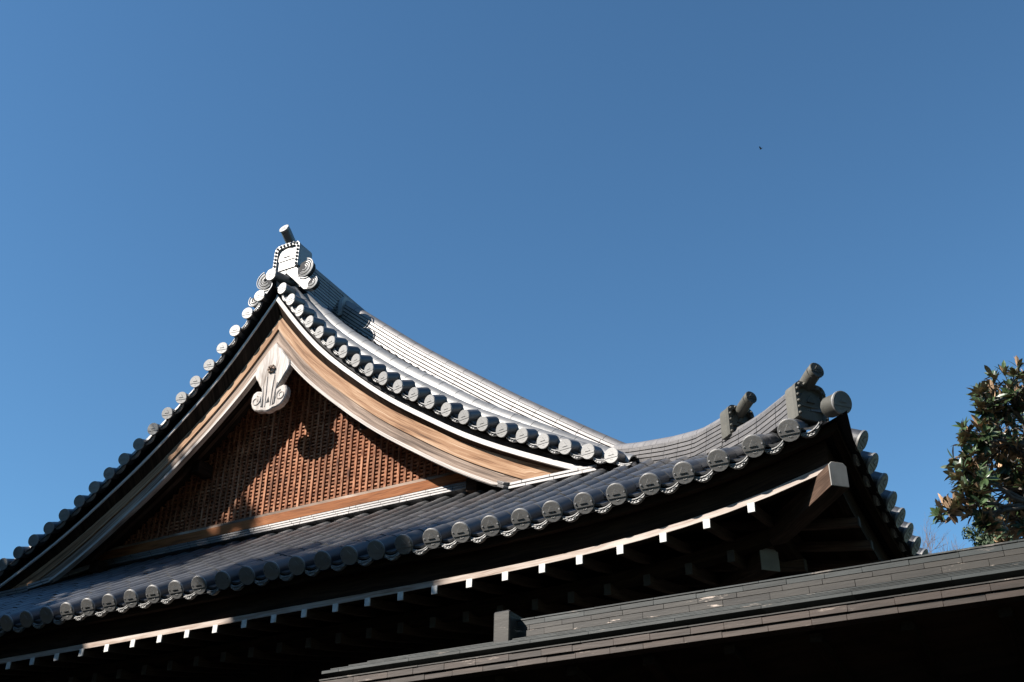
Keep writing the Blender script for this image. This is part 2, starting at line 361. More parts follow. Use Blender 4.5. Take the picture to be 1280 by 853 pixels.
def crescent(mb, c, D, A, w_=.19, sag=.035, h=.045, th=.03, mi=0):
    """hanging face of a flat eave tile: a shallow U with a raised rim and scroll"""
    D = Vector(D).normalized(); A = Vector(A).normalized(); B = D.cross(A)
    if B.z < 0: B = -B
    n = 8; up_ = []; dn = []
    for i in range(n + 1):
        a = -1 + 2 * i / n; y = sag * (a * a) ; up_.append((a * w_ / 2, y)); dn.append((a * w_ / 2 * .9, y - h * (1 - .25 * a * a)))
    poly = dn + up_[::-1]
    mb.prism(poly, c, A, B, D, th, inset=.004, mi=mi)
    for i in range(n):
        a0 = -1 + 2 * i / n; a1 = a0 + 2 / n
        p = [(a0 * w_ / 2, sag * a0 * a0 - .013), (a1 * w_ / 2, sag * a1 * a1 - .013), (a1 * w_ / 2, sag * a1 * a1 - .004), (a0 * w_ / 2, sag * a0 * a0 - .004)]
        mb.prism(p, Vector(c) + D * .005, A, B, D, .006, inset=.001, mi=mi)
    for i in range(5):
        a = -.62 + .31 * i; y = sag * a * a - .028
        mb.ball(Vector(c) + A * (a * w_ / 2) + B * y, .0065, 6, 4, mi=mi, sc=(1.6, 1, 1))
# ---- tile rows
def tile_row(mb, path, r=.075, seg=.29, n=7, mi=0, jit=.003, tap=.08):
    """half-round barrel tiles lapped along a path of (P, side A, normal B)"""
    L = [0]
    for i in range(1, len(path)): L.append(L[-1] + (path[i][0] - path[i - 1][0]).length)
    tot = L[-1]; k = max(1, int(math.ceil(tot / seg))); pos = np.array([list(p[0]) for p in path]); As = np.array([list(p[1]) for p in path]); Bs = np.array([list(p[2]) for p in path])
    def at(u):
        P = Vector([np.interp(u, L, pos[:, c]) for c in range(3)]); A = Vector([np.interp(u, L, As[:, c]) for c in range(3)]).normalized(); B = Vector([np.interp(u, L, Bs[:, c]) for c in range(3)]).normalized()
        return P, A, B
    for i in range(k):
        u0 = i * seg; u1 = min(tot, u0 + seg + .02)
        if u1 - u0 < .03: continue
        dz = random.uniform(-jit, jit)
        rings = []
        for u, rr, dn in ((u0, r, .0), (u0 + (u1 - u0) * .5, r * (1 - tap * .45), 0), (u1, r * (1 - tap), 0)):
            P, A, B = at(u)
            rings.append([P + A * (rr * math.cos(math.pi * j / n)) + B * (rr * math.sin(math.pi * j / n) + dz) for j in range(n + 1)])
        P, A, B = at(u0)
        inner = [P + A * (r * .86 * math.cos(math.pi * j / n)) + B * (r * .86 * math.sin(math.pi * j / n) + dz) for j in range(n + 1)]
        vs = inner + rings[0] + rings[1] + rings[2]; m_ = n + 1
        fs = [(q * m_ + j, q * m_ + j + 1, (q + 1) * m_ + j + 1, (q + 1) * m_ + j) for q in range(3) for j in range(n)]
        mb.add(vs, fs, None, mi)
def pan_row(mb, path, w_=.2, seg=.25, sag=.03, drop=.02, mi=0):
    """shallow concave pan tiles between two barrel rows"""
    L = [0]
    for i in range(1, len(path)): L.append(L[-1] + (path[i][0] - path[i - 1][0]).length)
    tot = L[-1]; k = max(1, int(math.ceil(tot / seg))); pos = np.array([list(p[0]) for p in path]); As = np.array([list(p[1]) for p in path]); Bs = np.array([list(p[2]) for p in path])
    for i in range(k):
        u0 = i * seg; u1 = min(tot, u0 + seg + .01); vs = []; m_ = 5
        for u, rise in ((u0, -.012), (u0, .006), (u1, -.008)):
            P = Vector([np.interp(u, L, pos[:, c]) for c in range(3)]); A = Vector([np.interp(u, L, As[:, c]) for c in range(3)]).normalized(); B = Vector([np.interp(u, L, Bs[:, c]) for c in range(3)]).normalized()
            for j in range(m_):
                a = -1 + 2 * j / (m_ - 1); vs.append(P + A * (a * w_ / 2) + B * (-drop - sag * (1 - a * a) + rise))
        fs = [(q * m_ + j, q * m_ + j + 1, (q + 1) * m_ + j + 1, (q + 1) * m_ + j) for q in range(2) for j in range(m_ - 1)]
        mb.add(vs, fs, None, mi)
def slope_path(side, s, t0, t1, step=.4, dz=0):
    k = max(2, int((t1 - t0) / step) + 1); out = []
    for i in range(k + 1):
        t = t0 + (t1 - t0) * i / k; e = .02
        T = (side.P(s, t + e, roof_z(s, t + e)) - side.P(s, t - e, roof_z(s, t - e))).normalized()
        A = side.S.copy(); A = (A - T * A.dot(T)).normalized(); B = A.cross(T)
        if B.z < 0: B = -B
        out.append((side.P(s, t, roof_z(s, t) + dz), A, B))
    return out
roof = MB(); rows = 53
TW = 2.93
def front_depth(s):
    m = min(s, WID - s) - .04
    x = XD - s
    if abs(x - XC) < 4.15: return min(TW + .14, m)
    if abs(x - XC) < 4.95: return min(2.45, m)
    return min(m, 2.62)
for k in range(rows):
    s = .436 + k * PITCH
    if s > WID - .4: break
    tile_row(roof, slope_path(FRONT, s, -.01, front_depth(s)))
for k in range(rows + 1):
    s = .436 + (k - .5) * PITCH
    if s < .2 or s > WID - .2: continue
    pan_row(roof, slope_path(FRONT, s, .03, max(.12, front_depth(s) + .02)))
def side_depth(s):
    if s < 3.0: return max(.15, s - .04)
    return 7.5
for side in (RIGHT, LEFT):
    k = 0
    while .436 + k * PITCH < YEND - YD:
        s = .436 + k * PITCH; tile_row(roof, slope_path(side, s, -.01, side_depth(s), .5), n=6)
        if k: pan_row(roof, slope_path(side, s - .5 * PITCH, .03, side_depth(s - .5 * PITCH), .5))
        k += 1
# ---- verge (minoko) surface: from the verge tiles up to the descending ridge
def rise(x):          # how far the inner roof stands above the verge line
    d = XD - (XC + x); return max(.1, base_z(d) - verge_z(x)) if d < 7.6 else .3
SW = .86              # width of the curled verge
def mpt(x, s, sd, dn=0):
    """point of the curled verge, x = distance from the gable centre, s = distance behind the verge plane"""
    e = .03; sl = (verge_z(x - e) - verge_z(x + e)) / (2 * e); th = math.atan(sl); u = min(1, s / SW)
    h = rise(x) * u * (1.22 - .22 * u) * math.cos(th) + dn
    return Vector((XC + sd * (x + math.sin(th) * h), YG + s, verge_z(x) + math.cos(th) * h)), th
def vframe(x, s, sd, along=True, dn=0):
    P, th = mpt(x, s, sd, dn); e = .02
    T1 = (mpt(x + e, s, sd)[0] - mpt(x - e, s, sd)[0]).normalized(); T2 = (mpt(x, s + e, sd)[0] - mpt(x, max(0, s - e), sd)[0]).normalized()
    B = T1.cross(T2)
    if B.z < 0: B = -B
    return (P, T2, B) if along else (P, T1, B)
for sd in (1, -1):
    vrow = MB()
    for s, r_ in ((.265, .105), (.545, .125)):
        path = [vframe(x, s, sd, True, -.03) for x in np.linspace(4.95, .12, 26)]
        tile_row(vrow, path, r=r_, seg=.30, n=9, jit=.0006, tap=.025)
    vrow.build('verge_row_tiling', 'disc', hall, smooth=50, fix=False)
    for s in (.42, .74):
        pan_row(roof, [vframe(x, s, sd, True, 0) for x in np.linspace(4.95, .1, 26)], w_=.2, seg=.3)
    for i in range(len(RX)):
        x = RX[i]
        path = [vframe(x, s, sd, False) for s in np.linspace(.03, .19, 4)]
        tile_row(roof, path, r=.077, seg=.30, n=8)
        x2 = (RX[i] + (RX[i - 1] if i else .03)) / 2
        pan_row(roof, [vframe(x2, s, sd, False) for s in np.linspace(.04, .22, 4)], w_=.22, seg=.22)
roofo = roof.build('roof_tiling', 'tube', hall, smooth=50, fix=False)

# under-tile clay bed, so that no light falls through
bed = MB()
def sheet(mb, grid):
    nr, nc = len(grid), len(grid[0]); vs = [p for r_ in grid for p in r_]
    mb.add(vs, [(i * nc + j, i * nc + j + 1, (i + 1) * nc + j + 1, (i + 1) * nc + j) for i in range(nr - 1) for j in range(nc - 1)])
for side, L1 in ((FRONT, WID), (RIGHT, YEND - YD), (LEFT, YEND - YD)):
    ss = sorted(set([.0, .3, .6, 1, 1.5, 2, 2.5, 3.0] + list(np.arange(3.6, L1 - 3, 1.2)) + ([L1 - 3, L1 - 2.5, L1 - 2, L1 - 1.5, L1 - 1, L1 - .6, L1 - .3, L1] if side is FRONT else [L1])))
    grid = []
    for s in ss:
        m = min(s, L1 - s) if side is FRONT else s
        mx = min(m, 3.06) if side is FRONT else (min(m, 3.0) if s < 3.15 else 7.55)
        grid.append([side.P(s, .04 + (mx - .04) * i / 12 if mx > .04 else mx, roof_z(s, max(.0, mx * i / 12)) - .075) for i in range(13)])
    sheet(bed, grid)
for sd in (1, -1):
    sheet(bed, [[mpt(x, s, sd, -.075)[0] for s in np.linspace(.03, 1.3, 7)] for x in np.linspace(0.0, 5.2, 30)])
bed.build('roof_bed', 'mortar_shade', hall, smooth=60)

# ---------------------------------------------------------------- verge boards of the gable
def offcurve(o, x0=0, x1=5.0, n=46, oy=None):
    """curve offset perpendicular below the verge line by o(u); returns list of (x, z, theta) clipped at the centre line"""
    pts = []
    for i in range(n + 12):
        x = -.35 + (x1 + .35) * i / (n + 11); e = .06; sl = (verge_z(x - e) - verge_z(x + e)) / (2 * e); th = math.atan(sl)
        off = o(max(0, x) / x1) if callable(o) else o
        pts.append((x - math.sin(th) * off, verge_z(x) - math.cos(th) * off, th))
    out = []
    for a, b in zip(pts, pts[1:]):
        if a[0] < 0 <= b[0]:
            f = -a[0] / (b[0] - a[0]); out = [(0, a[1] + (b[1] - a[1]) * f, b[2])]
        if b[0] > 0 and out: out.append(b)
    return out
def resamp(c, n=44):
    L = [0]
    for a, b in zip(c, c[1:]): L.append(L[-1] + math.dist(a[:2], b[:2]))
    L = np.array(L); xs = [p[0] for p in c]; zs = [p[1] for p in c]; u = np.linspace(0, L[-1], n)
    return [(float(np.interp(q, L, xs)), float(np.interp(q, L, zs))) for q in u]
def board(name, m, oa, ob, y0, y1, sd, x1=5.0, cutz=None, par=None, bevel=0, xa=None):
    """curved board between two offset curves, front at y0, back at y1"""
    A = resamp(offcurve(oa, x1=x1)); B = resamp(offcurve(ob, x1=xa or x1)); mb = MB(); vs = []; L = 0; us = []
    for i, (a, b) in enumerate(zip(A, B)):
        if cutz is not None:
            a = (a[0], max(a[1], cutz)); b = (b[0], max(b[1], cutz))
        if i: L += math.dist(A[i], A[i - 1])
        us.append(L)
        for (x, z) in (a, b):
            for y in (y0, y1): vs.append((XC + sd * x, y, z))
    fs = []; uvs = []
    for i in range(len(A) - 1):
        o = i * 4; p = o + 4; w_ = .4
        for (j, k, v0, v1) in ((0, 2, 0, w_), (2, 3, w_, w_ + abs(y1 - y0)), (3, 1, 1, 1 + w_), (1, 0, 2, 2 + abs(y1 - y0))):
            fs.append((o + j, o + k, p + k, p + j)); uvs.append([(us[i], v0), (us[i], v1), (us[i + 1], v1), (us[i + 1], v0)])
    fs += [(0, 2, 3, 1), tuple(len(vs) - 4 + q for q in (0, 1, 3, 2))]; uvs += [None, None]
    if sd < 0: uvs = [[(p[0] + 7.3, p[1] + 1.7) for p in q] if q else None for q in uvs]
    mb.add(vs, fs, uvs)
    return mb.build(name, m, par or hall, bevel=bevel)
YW = 10.735                         # plane of the lattice
def slant_soffit(sd):
    """short boards closing the gap between the verge strip and the bargeboard"""
    A = resamp(offcurve(.185, x1=4.85), 60); B = resamp(offcurve(lambda u: (.305 if sd > 0 else .345) - .115 * u, x1=4.85), 60); mb = MB()
    for i in range(59):
        P = [(A[i], 10.055), (A[i + 1], 10.055), (B[i + 1], 10.185), (B[i], 10.185)]
        e = .0015; q = [Vector((XC + sd * p[0], y, p[1])) for p, y in P]; d_ = (q[1] - q[0]).normalized() * e
        q = [q[0] + d_, q[1] - d_, q[2] - d_, q[3] + d_]; up_ = Vector((0, 0, .03))
        mb.add(q + [p + up_ for p in q], [(0, 1, 2, 3), (7, 6, 5, 4), (0, 4, 5, 1), (1, 5, 6, 2), (2, 6, 7, 3), (3, 7, 4, 0)],
               [[(0, 0), (0, .2), (.2, .2), (.2, 0)]] + [None] * 5)
    mb.build('closing_board', 'dark', hall, smooth=0)
for sd in (1, -1):
    board('verge_strip', 'strip', .135 if sd > 0 else .158, .19, 10.045, 10.12, sd, x1=4.85)
    board('verge_bed', 'mortar_shade', .06, .12, 10.11, YW + .1, sd, x1=4.9)
    slant_soffit(sd)
    board('overhang_soffit', 'dark', .27, .30, 10.23, YW + .1, sd, x1=4.3)
    bb = board('bargeboard', 'barge', lambda u: (.295 if sd > 0 else .335) - .115 * u, lambda u: .425 - .035 * u, 10.16, 10.24, sd, x1=5.0, cutz=5.19)
    board('lower_band', 'bargelow', lambda u: .425 - .035 * u, lambda u: .555 - .05 * u, 10.18, 10.25, sd, x1=5.0, cutz=5.19, par=bb)
    board('lower_bead', 'pale', lambda u: .555 - .05 * u, lambda u: .595 - .055 * u, 10.167, 10.24, sd, x1=5.0, cutz=5.19, par=bb)
    board('verge_rafter', 'beam', .30, .36, 10.36, 10.42, sd, x1=4.2, cutz=5.5)
    board('verge_rafter', 'beam', .30, .36, 10.52, 10.58, sd, x1=4.2, cutz=5.5)
    for xx in (1.55, 3.1):
        pb = MB(); z = verge_z(xx) - .56
        pb.box((XC + sd * (xx - .2), 10.55, z), (.14, .26, .17)); pb.build('purlin', 'dark', hall, bevel=.006)
# ---------------------------------------------------------------- gable wall
ZL = 5.758
gw = MB(); cz = [(x, verge_z(x) - .3) for x in np.linspace(0, 4.3, 20)]
poly = [(XC - x, z) for x, z in cz[::-1]] + [(XC + x, z) for x, z in cz[1:]]
poly = [(XC - 4.3, 5.3)] + poly + [(XC + 4.3, 5.3)]
gw.add([(x, YW + .12, z) for x, z in poly] + [(x, YW + .2, z) for x, z in poly], [tuple(range(len(poly))), tuple(len(poly) * 2 - 1 - i for i in range(len(poly)))])
gw.build('gable_wall', 'dark', hall, smooth=0)
lt = MB(); x = -3.9
while x < 3.95:
    zt = verge_z(abs(x)) - .42
    if zt > ZL + .05: jx = random.uniform(-.002, .002); lt.box((XC + x + jx, YW - .02 + jx, (ZL + zt) / 2), (.031, .04, zt - ZL))
    x += .0935
z = ZL + .03
while z < 8.4:
    hw = float(np.interp(-z, -(CZ - .42), CX))
    if hw > .05: lt.box((XC, YW - .008, z), (2 * hw, .036, .022))
    z += .0505
lt.build('lattice', 'lattice', hall, smooth=0)
b_ = MB(); b_.box((XC, 10.69, 5.64), (7.4, .10, .125)); b_.build('sill_beam', 'sill', hall, bevel=.004)
for i, (y, zc, h) in enumerate(((10.67, 5.716, .022), (10.685, 5.737, .018), (10.70, 5.755, .014))):
    b_ = MB(); b_.box((XC, y + .04, zc), (7.2, .10, h)); b_.build('sill_moulding', 'bargelow', hall, bevel=.002)
tr = MB()
for i in range(3):
    zc = 5.46 + i * .034; hw = 3.28
    for q in range(9):
        x0 = XC - hw + q * 2 * hw / 9; tr.box((x0 + hw / 9, 10.665 + i * .006, zc + .018), (2 * hw / 9 - .0015, .14, .026))
for sd in (1, -1):                  # flashing courses under the feet of the bargeboards
    for i in range(2):
        zc = 5.075 + i * .045; n = 1; xa, xb = 3.58, 4.62
        for q in range(n):
            xm = xa + (q + .5) * (xb - xa) / n; tr.box((XC + sd * xm, 10.13 + i * .01, zc + .0), ((xb - xa) / n - .002, .2, .032))
        A = Vector((XC + sd * 3.6, 10.04, 5.075 + i * .04)); B = Vector((XC + sd * 3.10, 10.56, 5.445 + i * .036)); d_ = (B - A).normalized(); sv = d_.cross(UP).normalized()
        tr.box((A + B) / 2, ((B - A).length, .14, .03), (d_, sv, sv.cross(d_)))
tr.build('wall_flashing', 'ridge', hall, bevel=.003)
# fill between the skirt roof and the bargeboard foot
for sd in (1, -1):
    fb = MB(); fb.box((XC + sd * 4.35, 10.50, 4.95), (.5, .3, .26)); fb.build('foot_block', 'dark', hall)

# ---------------------------------------------------------------- gable pendant
YP = 10.145
pend = MB(); X_ = Vector((1, 0, 0)); FR = Vector((0, -1, 0))
half = [(.0, 7.93), (.12, 7.80), (.27, 7.60), (.285, 7.52), (.26, 7.45), (.215, 7.39), (.185, 7.33), (.14, 7.27), (.13, 7.22)]
lob = [(.165, 7.235), (.215, 7.245), (.262, 7.22), (.285, 7.165), (.285, 7.09), (.26, 7.02), (.21, 6.965), (.15, 6.94), (.085, 6.935), (.04, 6.915), (0, 6.91)]
hp = half + lob
poly = [(a, b) for a, b in hp[::-1]] + [(-a, b) for a, b in hp[1:-1]]
pend.prism([(a, b) for a, b in poly], (XC, YP, 0), X_, UP, FR, .085, inset=.014)
def spiral(mb, cx, cz_, sd, r0, turns=1.3, wd=.022, y=YP, th=.02, n=26, rot=0):
    pts = []
    for i in range(n + 1):
        t = i / n; a = rot + turns * 2 * math.pi * t; r_ = r0 * (1 - .72 * t); pts.append(Vector((cx + sd * r_ * math.cos(a), y, cz_ + r_ * math.sin(a))))
    mb.tube(pts, [wd * .5 * (1 - .4 * i / n) for i in range(n + 1)], n=6)
for sd in (1, -1):
    spiral(pend, XC + sd * .20, 7.10, sd, .078, rot=R(100), wd=.026)
    for a, b in (((.06, 7.42), (.045, 6.98)), ((.115, 7.3), (.10, 7.0))):
        pend.tube([(XC + sd * a[0], YP, a[1]), (XC + sd * (a[0] + b[0]) / 2 * .9, YP - .004, (a[1] + b[1]) / 2), (XC + sd * b[0], YP, b[1])], .009, n=6)
po = pend.build('gable_pendant', 'pale', hall)
hole = MB()  # dark plates on the surface, painted shade in place of cut-through holes
for sd in (1, -1): hole.prism([(sd * .07, 6.975), (sd * .08, 7.10), (sd * .11, 7.17), (sd * .125, 7.08), (sd * .115, 6.99)], (XC, YP - .003, 0), X_, UP, FR, .01, inset=.001)
hole.prism([(-.028, 7.03), (.0, 7.12), (.028, 7.03)], (XC, YP - .003, 0), X_, UP, FR, .01, inset=.001)
hole.build('opening_dark_plate', 'mortar_shade', po)
bo = MB(); hexp = [(.062 * math.cos(a), 7.52 + .062 * math.sin(a)) for a in [R(60 * i + 30) for i in range(6)]]
for i in range(6):
    a = R(60 * i); bo.ball((XC + .04 * math.cos(a), YP - .012, 7.52 + .04 * math.sin(a)), .025, 8, 6, sc=(1, .8, 1))
bo.tube([(XC, YP, 7.52), (XC, YP - .05, 7.52)], [.03, .024], n=12)
bo.tube([(XC, YP - .05, 7.52), (XC, YP - .075, 7.52)], [.012, .008], n=8)
bo.build('flower_boss', 'bargelow', po)

# ---------------------------------------------------------------- round end tiles
DF = Vector((0, -.85, -.53))
rest = MB()
for k in range(rows):
    s = .436 + k * PITCH
    if s > WID - .3: break
    c = FRONT.P(s, 0, roof_z(s, 0)); mb = MB() if k < 33 else rest
    T = (FRONT.P(s, .1, roof_z(s, .1)) - c).normalized(); d_ = (DF + Vector((random.uniform(-.012, .012), 0, random.uniform(-.012, .012)))).normalized()
    disc_tile(mb, c, d_, r=.0865, back=.24, bdir=T)
    if k < 33: mb.build('round_end_tile', ['disc', 'tube'], hall)
    sc_ = s - PITCH / 2; mb = MB() if k < 33 else rest
    zl = roof_z(sc_, 0); sl = (roof_z(sc_ - .05, 0) - roof_z(sc_ + .05, 0)) / .1
    crescent(mb, Vector((XD - sc_, YD + .045, zl - .055)), (0, -1, -.06), (1, 0, sl), w_=.18)
    if k < 33: mb.build('flat_end_tile', 'disc', hall)
for k in range(60):
    s = .436 + k * PITCH
    if s > YEND - YD: break
    for side, dx in ((RIGHT, 1), (LEFT, -1)):
        near = side is RIGHT and k < 10
        c = side.P(s, 0, roof_z(s, 0)); mb = MB() if near else rest
        T = (side.P(s, .1, roof_z(s, .1)) - c).normalized()
        disc_tile(mb, c, Vector((dx * .85, 0, -.53)), r=.0865, back=.24, bdir=T, emb=near, n=24 if near else 12)
        if near: mb.build('round_end_tile', ['disc', 'tube'], hall)
        if k and near:
            mb = MB(); sc_ = s - PITCH / 2
            crescent(mb, side.P(sc_, .075, roof_z(sc_, 0) - .045), (dx * .93, 0, -.36), (0, 1, 0)); mb.build('flat_end_tile', 'disc', hall)
tag(rest.build('hidden_side_end_tiles', ['disc', 'tube'], hall), kind='stuff')
# verge end tiles of the gable, both slopes
for sd in (1, -1):
    for i in range(22):
        x = RX[i]; P, T1, Bn = vframe(x, .0, sd, False)
        P1 = mpt(x, .3, sd)[0]; bd = (P1 - P).normalized(); d_ = (-bd * .55 + Vector((sd * -.06, -.5, .0))).normalized()
        d_ = (d_ + Vector((random.uniform(-.015, .015), 0, random.uniform(-.015, .015)))).normalized()
        mb = MB(); disc_tile(mb, P, d_, r=.083, back=.15, bdir=bd, upv=UP, n=20); mb.build('round_end_tile', ['disc', 'tube'], hall)
        x2 = x + (RX[i + 1] - x) / 2 if i < 21 else x + .13
        P2, T2, B2 = vframe(x2, .02, sd, False)
        mb = MB(); crescent(mb, P2 - B2 * .060, Vector((0, -1, -.1)), T2, w_=.2, sag=.03, h=.042); mb.build('flat_end_tile', 'disc', hall)
mb = MB(); disc_tile(mb, (XC, 9.875, 8.853), (0, -1, -.08), r=.088, back=.5, bdir=(0, 1, .25)); mb.build('round_end_tile', ['disc', 'tube'], hall)
mb = MB(); disc_tile(mb, (-1.489, 7.793, 4.056), (.78, -.60, -.22), r=.09, back=.15, bdir=(-.68, .68, .25)); mb.build('round_end_tile', ['disc', 'cornerclay'], hall)
mb = MB()
for sd_, A_ in (((-.32, -.95, -.1), (.93, -.3, .3)), ((.95, .32, -.1), (.3, -.93, -.3))):
    pass

# ---------------------------------------------------------------- ridges
def ridge_prof(n, w0, lh, gap, capr, taper=.006):
    """outline of stacked flat tiles with a round cap; (across, up) points and the material of each edge"""
    rt_ = []; em = []; z = 0
    for i in range(n):
        hw = w0 / 2 - i * taper
        rt_ += [(hw, z), (hw, z + lh - gap), (hw - .028, z + lh - gap + .002), (hw - .028, z + lh - .001)]; em += [0, 0, 1, 1]; z += lh
    m = 8
    cap = [(capr * math.cos(math.pi * j / m), z + capr * .95 * math.sin(math.pi * j / m)) for j in range(m + 1)]
    k = len(rt_); pts = rt_ + cap + [(-a, b) for a, b in rt_[::-1]]
    emi = em + [0] * (len(cap)) + [em[k - 2 - j] if k - 2 - j >= 0 else 0 for j in range(k)]
    return pts, emi[:len(pts)]
def ridge(name, pts, prof, across=None, label=None):
    fr = []
    pts = [Vector(p) for p in pts]
    for i, p in enumerate(pts):
        t = (pts[min(i + 1, len(pts) - 1)] - pts[max(0, i - 1)]).normalized(); A = (across or t.cross(UP)).normalized(); A = (A - t * A.dot(t)).normalized(); B = A.cross(t)
        if B.z < 0: B = -B
        fr.append((p, A, B))
    mb = MB(); mb.sweep(prof[0], fr, emi=prof[1]); return mb.build(name, ['ridge', 'mortar_shade'], hall, smooth=30)
def smoothpts(P, n):
    P = np.array(P, float); L = np.concatenate([[0], np.cumsum(np.linalg.norm(np.diff(P, axis=0), axis=1))]); u = np.linspace(0, L[-1], n * 4)
    Q = np.stack([np.interp(u, L, P[:, c]) for c in range(3)], 1); K = max(3, n // 3) | 1
    pad = K // 2; Qp = np.concatenate([2 * Q[:1] - Q[1:pad + 1][::-1], Q, 2 * Q[-1:] - Q[-pad - 1:-1][::-1]])
    S_ = np.stack([np.convolve(Qp[:, c], np.ones(K) / K, 'valid') for c in range(3)], 1); return [tuple(p) for p in S_[::4]] + [tuple(S_[-1])]
# main ridge
ridge('main_ridge', [(XC, y, 8.86 - .02 * min(1, (y - 10.3) / 3)) for y in np.linspace(10.3, YEND, 24)], ridge_prof(9, .33, .056, .017, .1, taper=.005))
# descending ridges
kt = [(.50, 8.90), (.659, 8.767), (1.101, 8.384), (1.789, 7.804), (2.427, 7.31), (3.206, 6.722), (3.737, 6.345), (4.238, 5.992), (4.689, 5.688), (4.85, 5.60)]
for sd in (1, -1):
    pts = []
    for i, (a, z) in enumerate(kt):
        j0, j1 = max(0, i - 1), min(len(kt) - 1, i + 1); sl = (kt[j0][1] - kt[j1][1]) / (kt[j1][0] - kt[j0][0]); th = math.atan(sl)
        pts.append((XC + sd * (a - math.sin(th) * .30), 10.93, z - .30 * math.cos(th)))
    ridge('descending_ridge', smoothpts(pts, 30)[:], ridge_prof(5, .26, .044, .014, .088, taper=.002), across=Vector((0, 1, 0)))
    mb = MB()                                 # bedding course of small clay edging under the ridge
    for q in range(52):
        t = q / 51; i = t * (len(pts) - 1); a = Vector(pts[int(i)]); b = Vector(pts[min(len(pts) - 1, int(i) + 1)]); p = a.lerp(b, i - int(i)); d_ = (Vector(pts[min(len(pts) - 1, int(i) + 1)]) - Vector(pts[max(0, min(int(i), len(pts) - 2))])).normalized()
        mb.tube([p + Vector((0, -.15, -.02)), p + Vector((0, .15, -.02))], .028, n=8)
    mb.build('ridge_bedding', 'mortar_shade', hall)
# corner (hip) ridges in two steps
HT_low = [(.33, 4.50), (.44, 4.482), (.52, 4.493), (.79, 4.521), (.98, 4.559), (1.35, 4.66)]
HT_up = [(1.22, 4.80), (1.27, 4.814), (1.645, 4.919), (2.114, 5.149), (2.75, 5.50), (3.25, 5.80)]
def hpt(t, z, sd): return (XD - t, YD + t, z) if sd > 0 else (XD - WID + t, YD + t, z)
for sd in (1, -1):
    d_ = Vector((sd * 1, 1, 0)).normalized()
    ridge('corner_ridge', smoothpts([hpt(t, z - .30, sd) for t, z in HT_low], 12), ridge_prof(5, .25, .044, .011, .08, .002), across=d_)
    ridge('corner_ridge', smoothpts([hpt(t, z - .33, sd) for t, z in HT_up], 16), ridge_prof(6, .25, .042, .011, .08, .002), across=d_)

